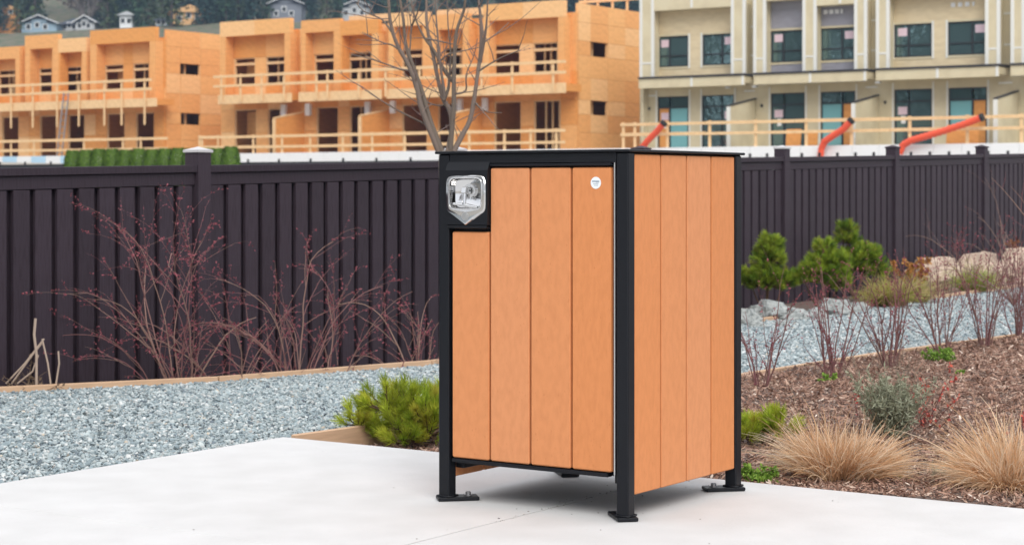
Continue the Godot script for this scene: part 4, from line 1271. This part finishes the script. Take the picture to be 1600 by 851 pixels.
func build_buildings() -> void:
	rng.seed = 3001
	# timber framed row in the middle
	row("town_house_row", "unfinished plywood town house row behind the bare tree", true, [
		{"p": [343, 352, 444, 453], "win": [[366, 398, "board"], [415, 445, "studs"]], "party": 461},
		{"p": [470, 477, 521, 531], "win": [[491, 523, "none"]], "top": 9.75, "head": 9.1},
		{"p": [531, 534, 581, 591], "win": [[545, 580, "studs"]], "top": 9.6, "head": 8.85, "party": 598},
		{"p": [607, 615, 660, 669], "win": [[628, 660, "none"]], "top": 9.8, "head": 9.15},
		{"p": [669, 685, 723, 732], "win": [[688, 722, "studs"]], "top": 9.6, "head": 8.85, "party": 742},
		{"p": [755, 764, 872, 881], "win": [[770, 812, "none"], [833, 872, "studs"]]}],
		[[366, 400, "board"], [418, 448, "studs"], [494, 528], [546, 581, "studs"], [628, 667], [684, 722], [772, 814], [834, 876, "studs"]], 901, 345, [])
	var b1 := get_node("town_house_row")
	side_wall(b1, 901, true, [[923, 950, 7.35, 8.06], [923, 950, 4.5, 5.2]], 11.2, "plywood_sheet")
	for e in [[340, 455], [466, 534], [534, 596], [604, 672], [672, 750], [750, 884]]: balcony(b1, e[0], e[1], mats.lumber, -76.1)
	for p in [474, 607, 752]: divider(b1, p, mats.ply4, mats.lumber)
	# white protective wraps on the drain heads, roof edge timbers
	for p in [451, 489, 582, 621, 726, 765]:
		bx("drain_wrap", b1, mats.plastic_white, Vector3(xz(p - 4, ZW), 4.75, ZW + 0.3), Vector3(xz(p + 4, ZW), 5.4, ZW + 0.5), 0.03)
	guard_rail("timber guard rail along the upper balconies of the middle plywood row", 333, 885, -76.0, 5.95, 6.93, 6.42, [345, 375, 408, 443, 494, 511, 560, 602, 655, 700, 752, 800, 864], 0.4)
	guard_rail("timber guard rail along the terrace before the middle plywood row", 312, 884, -74.45, FLOOR, 3.62, 3.08, [315, 395, 440, 484, 535, 581, 632, 682, 733, 788, 829, 869], 0.25)
	guard_rail("timber guard rail on the roof of the middle plywood row", 905, 1004, -84.0, 9.4, 11.1, 10.6, [914, 934, 957, 980], 0.2)
	for e in [[545, 655], [682, 760]]:
		bx("roof_timber", b1, mats.lumber, Vector3(xz(e[0], ZF - 1.0), 9.6, ZF - 1.1), Vector3(xz(e[1], ZF - 1.0), 9.95, ZF - 1.0))
	# plywood row beyond it
	row("town_house_row", "unfinished plywood town house row beside the clipped hedge", true, [
		{"p": [-115, -107, -40, -33], "win": [[-100, -72, "none"], [-62, -40, "studs"]], "party": -28},
		{"p": [-24, -18, 23, 30], "win": [[-3, 23, "studs"]], "top": 9.3, "head": 8.6, "party": 34},
		{"p": [38, 46, 81, 90], "win": [[60, 80, "none"]], "top": 9.9, "head": 9.1},
		{"p": [90, 93, 127, 134], "win": [[101, 126, "studs"]], "top": 9.6, "head": 8.8, "party": 137},
		{"p": [140, 150, 233, 242], "win": [[163, 192, "board"], [207, 232, "studs"]]}],
		[[2, 28], [61, 87], [105, 131], [166, 194], [211, 240], [-100, -70], [-50, -28]], 256, -115, [])
	var b2 := get_node("town_house_row_001")
	side_wall(b2, 256, true, [[281, 312, 7.4, 8.0], [282, 313, 4.55, 5.2]], 11.2, "plywood_sheet")
	for e in [[-30, 36], [36, 92], [92, 138], [138, 244]]: balcony(b2, e[0], e[1], mats.lumber, -76.1)
	guard_rail("timber guard rail along the upper balconies beside the clipped hedge", -40, 237, -76.0, 5.95, 6.93, 6.42, [16, 50, 88, 122, 162, 189, 225], 1.5)
	guard_rail("timber guard rail along the terrace behind the clipped hedge", -40, 262, -74.45, FLOOR, 3.62, 3.08, [16, 52, 130, 191, 219], 0.2)
	guard_rail("short timber guard rail between the two plywood rows", 310, 344, -74.9, FLOOR, 3.66, 3.12, [311, 340], 0.2)
	var lad := thing("ladder", "aluminium ladder leaning on the balcony of the plywood row", "ladder", Vector3(xz(92, -74.8), FLOOR, -74.8))
	var la := Vector3(0, 0, 0)
	var lb := on_z(103, 143, -76.0) - Vector3(xz(92, -74.8), FLOOR, -74.8)
	for s in [-0.2, 0.2]:
		var rm := MB.new()
		rm.bar(la + Vector3(s, 0, 0), lb + Vector3(s, 0, 0), 0.07, 0.05)
		part("stile", rm, mats.galv, lad)
	for k in 10:
		var c := la.lerp(lb, (k + 0.5) / 10.0)
		bx("rung", lad, mats.galv, c - Vector3(0.2, 0.02, 0.02), c + Vector3(0.2, 0.02, 0.02))
	# finished beige row
	row("finished_town_house_row", "finished beige town house row with white trim and dark windows", false, [
		{"p": [1002, 1020, 1145, 1163], "win": [[1028, 1076, "l"], [1098, 1147, "r"]], "party": 1170},
		{"p": [1180, 1195, 1257, 1274], "w1": 1265, "win": [[1205, 1257, "l"]], "grey": true, "head": 9.3},
		{"p": [1274, 1274, 1338, 1353], "w0": 1265, "win": [[1282, 1337, "r"]], "grey": true, "head": 8.95, "party": 1362},
		{"p": [1372, 1388, 1543, 1561], "win": [[1398, 1457, "l"], [1482, 1543, "r"]], "party": 1570},
		{"p": [1583, 1600, 1690, 1706], "win": [[1612, 1668, "l"]], "grey": true, "head": 9.3}],
		[[1028, 1076, "lply teal"], [1097, 1147, "r"], [1205, 1258, "l"], [1283, 1337, "rply teal bare"], [1398, 1457, "l"], [1483, 1543, "rply teal bare"], [1612, 1668, "l"]], 1710, 1000, [[1163, 1180], [1353, 1372], [1561, 1583]])
	var b3 := get_node("finished_town_house_row")
	for e in [[998, 1164], [1178, 1355], [1369, 1562], [1580, 1712]]:
		balcony(b3, e[0], e[1], mats.siding_panel, -76.3, 5.55, 5.98)
		bx("flashing", b3, mats.flashing, Vector3(xz(e[0] - 1, -76.25), 5.985, ZW + 0.01), Vector3(xz(e[1] + 1, -76.25), 6.07, -76.24))
		var xm := xz((e[0] + e[1]) / 2.0, -76.3)
		for xq in [xm, xz(e[1] - 3, -76.3)]:
			bx("cross_trim", b3, mats.trim, Vector3(xq - 0.06, 5.56, -76.298), Vector3(xq + 0.06, 5.98, -76.28))
	for p in [1180, 1372, 1590]: divider(b3, p, mats.siding_panel, mats.flashing, -75.0)
	for p in [1026, 1078, 1096, 1149, 1203, 1260, 1281, 1339, 1396, 1459, 1481, 1545]:
		bx("corner_trim", b3, mats.trim, Vector3(xz(p, ZW) - 0.04, FLOOR, ZW + 0.002), Vector3(xz(p, ZW) + 0.04, 5.5, ZW + 0.02))
	bx("cross_trim", b3, mats.trim, Vector3(xz(1002, ZW), 5.22, ZW + 0.003), Vector3(xz(1026, ZW), 5.3, ZW + 0.018))
	for e in [[1163, 1180], [1353, 1372], [1561, 1583]]:
		for y in [6.9, 8.2, 5.3]:
			bx("cross_trim", b3, mats.trim, Vector3(xz(e[0], ZW), y, ZW + 0.002), Vector3(xz(e[1], ZW), y + 0.08, ZW + 0.02))
	for p in [1171, 1361, 1569]:
		var u := bx("wall_vent_unit", b3, mats.grey_unit, Vector3(xz(p - 6, ZW), 5.7, ZW + 0.003), Vector3(xz(p + 4, ZW), 6.1, ZW + 0.3), 0.03)
		var fm := MB.new()
		fm.cyl(Vector3(0, 0, 0.15), Vector3(0, 0, 0.165), 0.13, 20)
		part("fan_grille", fm, mats.frame, u)
	for e in [[1288, 1320, 8.62], [1487, 1527, 8.62]]:
		for k in 4:
			var xx := lerpf(xz(e[0], ZW), xz(e[1], ZW), k / 3.6)
			bx("vent", b3, mats.plastic_white, Vector3(xx, e[2], ZW + 0.002), Vector3(xx + (0.19 if k < 3 else 0.1), e[2] + 0.19, ZW + 0.05), 0.01)
	for p in [1015, 1191, 1384, 1590]:
		bx("outlet_box", b3, mats.frame, Vector3(xz(p, ZW) - 0.05, 4.6, ZW + 0.002), Vector3(xz(p, ZW) + 0.05, 4.72, ZW + 0.05))
	for p in [1149, 1191, 1383]:
		bx("soffit_light", b3, mats.plastic_white, Vector3(xz(p, ZW) - 0.12, 5.44, -76.9), Vector3(xz(p, ZW) + 0.12, 5.54, -76.7), 0.03)
	guard_rail("timber guard rail along the terrace before the finished beige row", 970, 1720, -74.45, FLOOR - 0.1, 3.82, 3.36, [974, 992, 1043, 1109, 1181, 1260, 1331, 1422, 1512, 1597, 1680], 0.2)
	bx("end_face", b3, mats.siding_panel, Vector3(xz(1000, ZF), FLOOR, ZW - 0.02), Vector3(xz(1000, ZF) + 0.1, 9.95, ZW + 0.5))
	# orange debris chutes
	var ci := 0
	for c in [[[1036, 194], [1026, 206], [1012, 220], [1002, 232], [996, 246]], [[1329, 190], [1318, 202], [1302, 212], [1289, 221], [1284, 232], [1282, 250]], [[1533, 184], [1510, 193], [1480, 203], [1450, 212], [1425, 219], [1412, 226], [1406, 240]]]:
		var ch := thing("debris_chute", ["orange corrugated hose by the corner of the beige row", "short bent orange corrugated hose over the guard rail", "longest orange corrugated hose lying across the guard rail"][ci], "hose", Vector3.ZERO, 0.0, "orange hoses on the terrace")
		var zz := -74.0
		var org := on_z(c[-1][0], c[-1][1], zz)
		ch.position = org
		var pts := PackedVector3Array()
		var rad := PackedFloat32Array()
		var n := 96
		for k in n + 1:
			var f: float = k / float(n) * (c.size() - 1)
			var i := mini(int(f), c.size() - 2)
			var p := Vector2(c[i][0], c[i][1]).lerp(Vector2(c[i + 1][0], c[i + 1][1]), f - i)
			pts.append(on_z(p.x, p.y, zz) - org); rad.append([0.12, 0.145, 0.155, 0.145][k % 4])
		var hm := MB.new()
		hm.tube(pts, rad, 12)
		part("hose", hm, mats.chute, ch)
		var em := MB.new()
		em.tube(PackedVector3Array([pts[0] + (pts[0] - pts[1]).normalized() * 0.12, pts[0]]), PackedFloat32Array([0.17, 0.17]), 14, true)
		part("collar", em, mats.black, ch)
		ci += 1
	for e in [[1229, 1252, 0.75, "upright plywood offcut leaning behind the guard rail"], [1262, 1278, 0.6, "small plywood offcut beside the upright one on the terrace"], [1480, 1530, 0.8, "wide plywood sheet lying behind the longest orange hose"]]:
		var xa := xz(e[0], -75.2)
		var xb := xz(e[1], -75.2)
		var t := thing("plywood_offcut", e[3], "plywood", Vector3((xa + xb) / 2, FLOOR, -75.2))
		var mm := MB.new()
		mm.rbox(Transform3D(Basis.from_euler(Vector3(-0.12, 0, 0)), Vector3(0, e[2] / 2, 0)), Vector3(xb - xa, e[2], 0.05), 0.004)
		part("sheet", mm, mats.ply2, t)

# ------------------------------------------------------------------ hillside
func gable(called: String, label: String, px: float, py: float, depth: float, w: float, h: float, roof: float, d: float, wall: Material, roofm: Material, turn: float, hip := false, dormer := true, category := "house") -> void:
	var p := at(px, py, depth)
	var t := thing(called, label, category, p, turn)
	bx("wall", t, wall, Vector3(-w / 2, -4.0, -d), Vector3(w / 2, h, 0))
	var rm := MB.new()
	var o := 0.5
	var a := [Vector3(-w / 2 - o, h - 0.2, o), Vector3(w / 2 + o, h - 0.2, o), Vector3(0, h + roof, o), Vector3(0, h + roof, -d - o), Vector3(-w / 2 - o, h - 0.2, -d - o), Vector3(w / 2 + o, h - 0.2, -d - o)]
	if hip:
		a[2].z = -d / 2; a[3].z = -d / 2
	rm.quad(a[0], a[2], a[3], a[4], Vector3(-roof, w / 2, 0).normalized()); rm.quad(a[1], a[2], a[3], a[5], Vector3(roof, w / 2, 0).normalized())
	rm.tri(a[0], a[1], a[2], Vector3.BACK) if hip else rm.tri(a[0] + Vector3(o, 0, -o), a[1] + Vector3(-o, 0, -o), a[2] + Vector3(0, -0.1, -o), Vector3.BACK)
	rm.tri(a[4], a[5], a[3], Vector3.FORWARD)
	part("roof", rm, roofm, t)
	if not hip:
		for s in [0, 1]:
			var bm := MB.new()
			bm.bar(a[s] + Vector3(0, 0, 0.05), a[2] + Vector3(0, 0, 0.05), 0.35, 0.12)
			part("barge_board", bm, mats.house_trim, t)
		bx("gable_wall", t, wall, Vector3(-w * 0.22, h - 0.1, -0.3), Vector3(w * 0.22, h + roof * 0.45, 0.02))
	for e in ([[-0.3, 0.3], [0.18, 0.3], [-0.05, 0.55]] if dormer else [[-0.25, 0.4], [0.25, 0.4]]):
		var wn := bx("window", t, mats.frame, Vector3(w * e[0] - 0.3, h * e[1] - 0.2, 0.02), Vector3(w * e[0] + 0.3, h * e[1] + 0.5, 0.06))
		bx("frame", wn, mats.house_trim, Vector3(-0.4, -0.44, -0.03), Vector3(0.4, -0.35, 0.05))
		bx("frame", wn, mats.house_trim, Vector3(-0.4, 0.35, -0.03), Vector3(0.4, 0.45, 0.05))
		bx("frame", wn, mats.house_trim, Vector3(-0.41, -0.35, -0.03), Vector3(-0.3, 0.35, 0.05))
		bx("frame", wn, mats.house_trim, Vector3(0.3, -0.35, -0.03), Vector3(0.41, 0.35, 0.05))

func conifer(sd: int, dense: float, ca: Color, cb: Color) -> Array:
	rng.seed = sd
	var m := MB.new()
	var w := MB.new()
	w.col = Color(0.09, 0.07, 0.06)
	w.tube(PackedVector3Array([Vector3(0, -1, 0), Vector3(0.1, 9, 0), Vector3(0, 18, 0)]), PackedFloat32Array([0.3, 0.2, 0.03]), 7)
	var y := 2.2
	while y < 18.0:
		var reach := 3.6 * pow(1.0 - y / 18.6, 0.75) * rng.randf_range(0.7, 1.1)
		for k in int(7 * dense):
			var a := rng.randf() * TAU
			var out := Vector3(cos(a), 0, sin(a))
			var l := reach * rng.randf_range(0.6, 1.1)
			for s in int(9 * dense):
				var f := pow(rng.randf(), 0.6)
				var p := Vector3(0, y, 0) + out * l * f + Vector3(rng.randfn(0, 0.25), -f * l * 0.28 + rng.randfn(0, 0.16), rng.randfn(0, 0.25))
				var d := (out + Vector3(rng.randfn(), rng.randfn() * 0.6 - 0.4, rng.randfn()) * 0.7).normalized()
				var sd2 := d.cross(Vector3(rng.randfn(), 1.0, rng.randfn())).normalized()
				m.col = tone(ca, cb)
				m.tri(p - sd2 * 0.22, p + sd2 * 0.22, p + d * 0.75, Vector3(out.x * 0.5, 0.8, out.z * 0.5).normalized())
		y += 0.62
	return [w.mesh(), m.mesh()]

func bare_crown(sd: int) -> Array:
	rng.seed = sd
	var w := MB.new()
	var b := MB.new()
	var o := {"step": 0.9, "kink": 0.1, "droop": 0.0, "fork": 0.75, "start": 0.2, "open": 0.7, "thick": 0.16, "depth": 2, "buds": 4.0, "bud": 0.5, "bark0": Color(0.2, 0.18, 0.17), "bark1": Color(0.24, 0.2, 0.19), "bark2": Color(0.26, 0.22, 0.21), "bud0": Color(0.2, 0.17, 0.15), "bud1": Color(0.3, 0.26, 0.22)}
	for k in 7:
		var a := TAU * k / 7.0
		twigs(w, b, Vector3(0, 1.5, 0), (Vector3(cos(a) * 0.42, 1, sin(a) * 0.42)).normalized(), 11.0, 0.14, 2, o)
	w.col = Color(0.2, 0.18, 0.17)
	w.tube(PackedVector3Array([Vector3(0, -1, 0), Vector3(0, 2, 0)]), PackedFloat32Array([0.3, 0.22]), 7)
	return [w.mesh(), b.mesh()]

func build_hillside() -> void:
	var T := deg_to_rad(YAW)
	gable("hill_house", "blue house with white barge boards on the wooded hill", 60, 47, 296, 5.4, 1.2, 1.15, 7, mats.house_blue, mats.slate, T)
	gable("hill_house", "pale house with a white gable beside the blue hill house", 132, 45, 298, 2.9, 1.15, 0.95, 6, mats.house_pale, mats.slate, T)
	gable("hill_house", "grey pyramid roofed wing standing against the pale gabled house", 109, 46, 300, 2.9, 1.0, 1.0, 5, mats.house_pale, mats.slate, T, true)
	gable("hill_house", "slim pale hip roofed house among dark hill trees", 196, 42, 296, 1.9, 2.0, 0.6, 2, mats.house_trim, mats.house_pale, T, true, false)
	gable("hill_house", "small bright blue shed roofed cabin below the framed house", 251, 40, 294, 1.5, 1.0, 0.6, 2, mats.house_blue, mats.slate, T, true, false)
	gable("hill_house", "peach coloured timber framed house half hidden by pine trunks", 297, 36, 300, 5.8, 1.9, 1.3, 6, mats.ply3, mats.ply3, T + 0.2, true)
	gable("hill_house", "brown far house high on the hill", 8, 24, 330, 3.4, 1.2, 0.8, 5, mats.ply4, mats.ply3, T, true, false)
	gable("hill_house", "grey balconied house above the plywood roof on the hill", 446, 30, 300, 5.0, 2.6, 1.0, 6, mats.house_grey, mats.slate, T)
	gable("hill_house", "long grey house behind the bare tree's branches on the hill", 556, 26, 302, 5.2, 1.6, 1.0, 6, mats.house_pale, mats.slate, T)
	rng.seed = 60
	var kinds := [conifer(801, 1.0, Color(0.03, 0.075, 0.045), Color(0.08, 0.15, 0.085)), conifer(802, 0.8, Color(0.04, 0.08, 0.035), Color(0.13, 0.17, 0.075)), conifer(803, 1.2, Color(0.022, 0.06, 0.055), Color(0.06, 0.12, 0.1)), bare_crown(804)]
	rng.seed = 61
	var spots := []
	for k in 96:
		var px := rng.randf_range(-120, 1080)
		var depth := rng.randf_range(316, 380)
		var kind := rng.randi() % 3
		if px > 45 and px < 190 and rng.randf() < 0.75: kind = 3
		spots.append([px, depth, kind, rng.randf_range(0.75, 1.2)])
	for e in [[25, 292, 1, 0.42], [-20, 290, 0, 0.5], [168, 300, 1, 0.7], [215, 298, 0, 0.8], [182, 303, 2, 0.7], [232, 304, 1, 0.7], [268, 288, 1, 0.9], [316, 290, 2, 0.6], [338, 300, 2, 0.8], [352, 296, 0, 0.7], [372, 300, 1, 0.75], [395, 298, 2, 0.7], [416, 300, 0, 0.6], [488, 296, 2, 0.5], [510, 300, 1, 0.6], [528, 297, 0, 0.45], [590, 300, 2, 0.6], [620, 300, 0, 0.7], [660, 300, 2, 0.6], [700, 302, 1, 0.7], [745, 300, 0, 0.6], [790, 302, 2, 0.7], [840, 300, 0, 0.6], [900, 300, 2, 0.8], [950, 300, 0, 0.8], [985, 298, 2, 0.8]]:
		spots.append(e)
	# trees beside the site, outside the picture, that the windows of the beige row mirror
	for k in 22:
		spots.append([-1, 0, k % 3, rng.randf_range(0.95, 1.6), Vector3(-104 + k * 2.7 + rng.randfn(0, 1.2), -0.3, -24 + rng.randfn(0, 2.5))])
	# and trees behind the photographer that the latch mirrors
	for k in 9:
		spots.append([-1, 0, [0, 1, 3][k % 3], rng.randf_range(0.7, 1.0), Vector3(-50 + k * 5.5 + rng.randfn(0, 1.5), -0.3, 30 + rng.randfn(0, 3)), 1])
	for s in spots:
		var p: Vector3
		var far: bool = s.size() < 5
		if far:
			p = at(s[0], 293, s[1])
			p.y = hill(p) - 0.5
		else:
			p = s[4]
		var bare: bool = s[2] == 3
		var lab: String = "grey leafless tree standing behind the hill houses" if bare else ["dark green conifer on the wooded hillside", "olive green conifer on the wooded hillside", "blue green conifer on the wooded hillside"][s[2]]
		if not far: lab = lab.replace("on the wooded hillside", "in the street" if s.size() > 5 else "beside the site, facing the beige row").replace("behind the hill houses", "in the street among conifers")
		if far and s[1] < 305.0:
			var near := "the slim hip roofed house"
			for q in [[0, "the brown far house"], [60, "the blue hill house"], [132, "the pale gabled house"], [196, "the slim hip roofed house"], [251, "the small blue cabin"], [297, "the timber framed house"], [446, "the balconied grey house"], [556, "the long grey house"], [680, "the crown of the bare tree"], [900, "the roof guard rail"]]:
				if s[0] > q[0] - 40: near = q[1]
			lab = lab.replace("on the wooded hillside", "beside " + near + " on the hill")
		var t := thing("conifer" if not bare else "leafless_tree", lab, "tree", p, rng.randf() * TAU, "hillside trees" if far else ("street trees" if s.size() > 5 else "roadside trees"))
		t.scale = Vector3.ONE * s[3]
		part("trunk", kinds[s[2]][0], mats.bark, t)
		part("crown", kinds[s[2]][1], mats.leaf, t)

func _ready() -> void:
	# camera: a shifted lens keeps the verticals upright
	var cam := Camera3D.new()
	cam.name = "camera"
	var att := CameraAttributesPhysical.new()
	att.frustum_near = 0.1; att.frustum_far = 2500.0
	att.frustum_focal_length = 67.0; att.frustum_focus_distance = 6.0
	att.exposure_aperture = 7.5
	cam.attributes = att
	cam.near = 0.1; cam.far = 2500.0
	cam.projection = Camera3D.PROJECTION_FRUSTUM
	cam.keep_aspect = Camera3D.KEEP_HEIGHT
	cam.size = 0.1 / FOCAL
	cam.frustum_offset = Vector2(0, -0.1 * (425.5 - 293.0) / 2980.0)
	cam.position = Vector3(0, EYE, 0)
	cam.rotation_degrees = Vector3(0, YAW, 0)
	add_child(cam)
	# bright overcast sky
	var sky := ProceduralSkyMaterial.new()
	sky.sky_top_color = Color(0.91, 0.912, 0.925)
	sky.sky_horizon_color = Color(0.89, 0.893, 0.905)
	sky.ground_horizon_color = Color(0.45, 0.44, 0.43); sky.ground_bottom_color = Color(0.3, 0.29, 0.28)
	sky.sun_angle_max = 1.0
	var env := Environment.new()
	env.background_mode = Environment.BG_SKY
	env.sky = Sky.new(); env.sky.sky_material = sky
	env.tonemap_mode = Environment.TONE_MAPPER_LINEAR
	env.tonemap_exposure = 1.76
	env.sdfgi_enabled = true; env.ssao_enabled = true; env.ssil_enabled = true
	env.fog_enabled = true; env.fog_density = 0.00035; env.fog_light_color = Color(0.75, 0.86, 1.0)
	var we := WorldEnvironment.new()
	we.name = "world"; we.environment = env
	add_child(we)
	var sun := DirectionalLight3D.new()
	sun.name = "sun"
	sun.light_energy = 0.5; sun.light_angular_distance = 35.0; sun.light_color = Color(1.0, 0.985, 0.965)
	sun.shadow_enabled = true
	sun.look_at_from_position(Vector3(1.35, 1.7, 1.3), Vector3.ZERO)
	add_child(sun)

	make_materials()
	build_ground()
	build_fence()
	build_middle()
	build_buildings()
	build_hillside()
	build_bin()
	build_tree()
	build_plants()
	build_gravel()
	build_mulch()
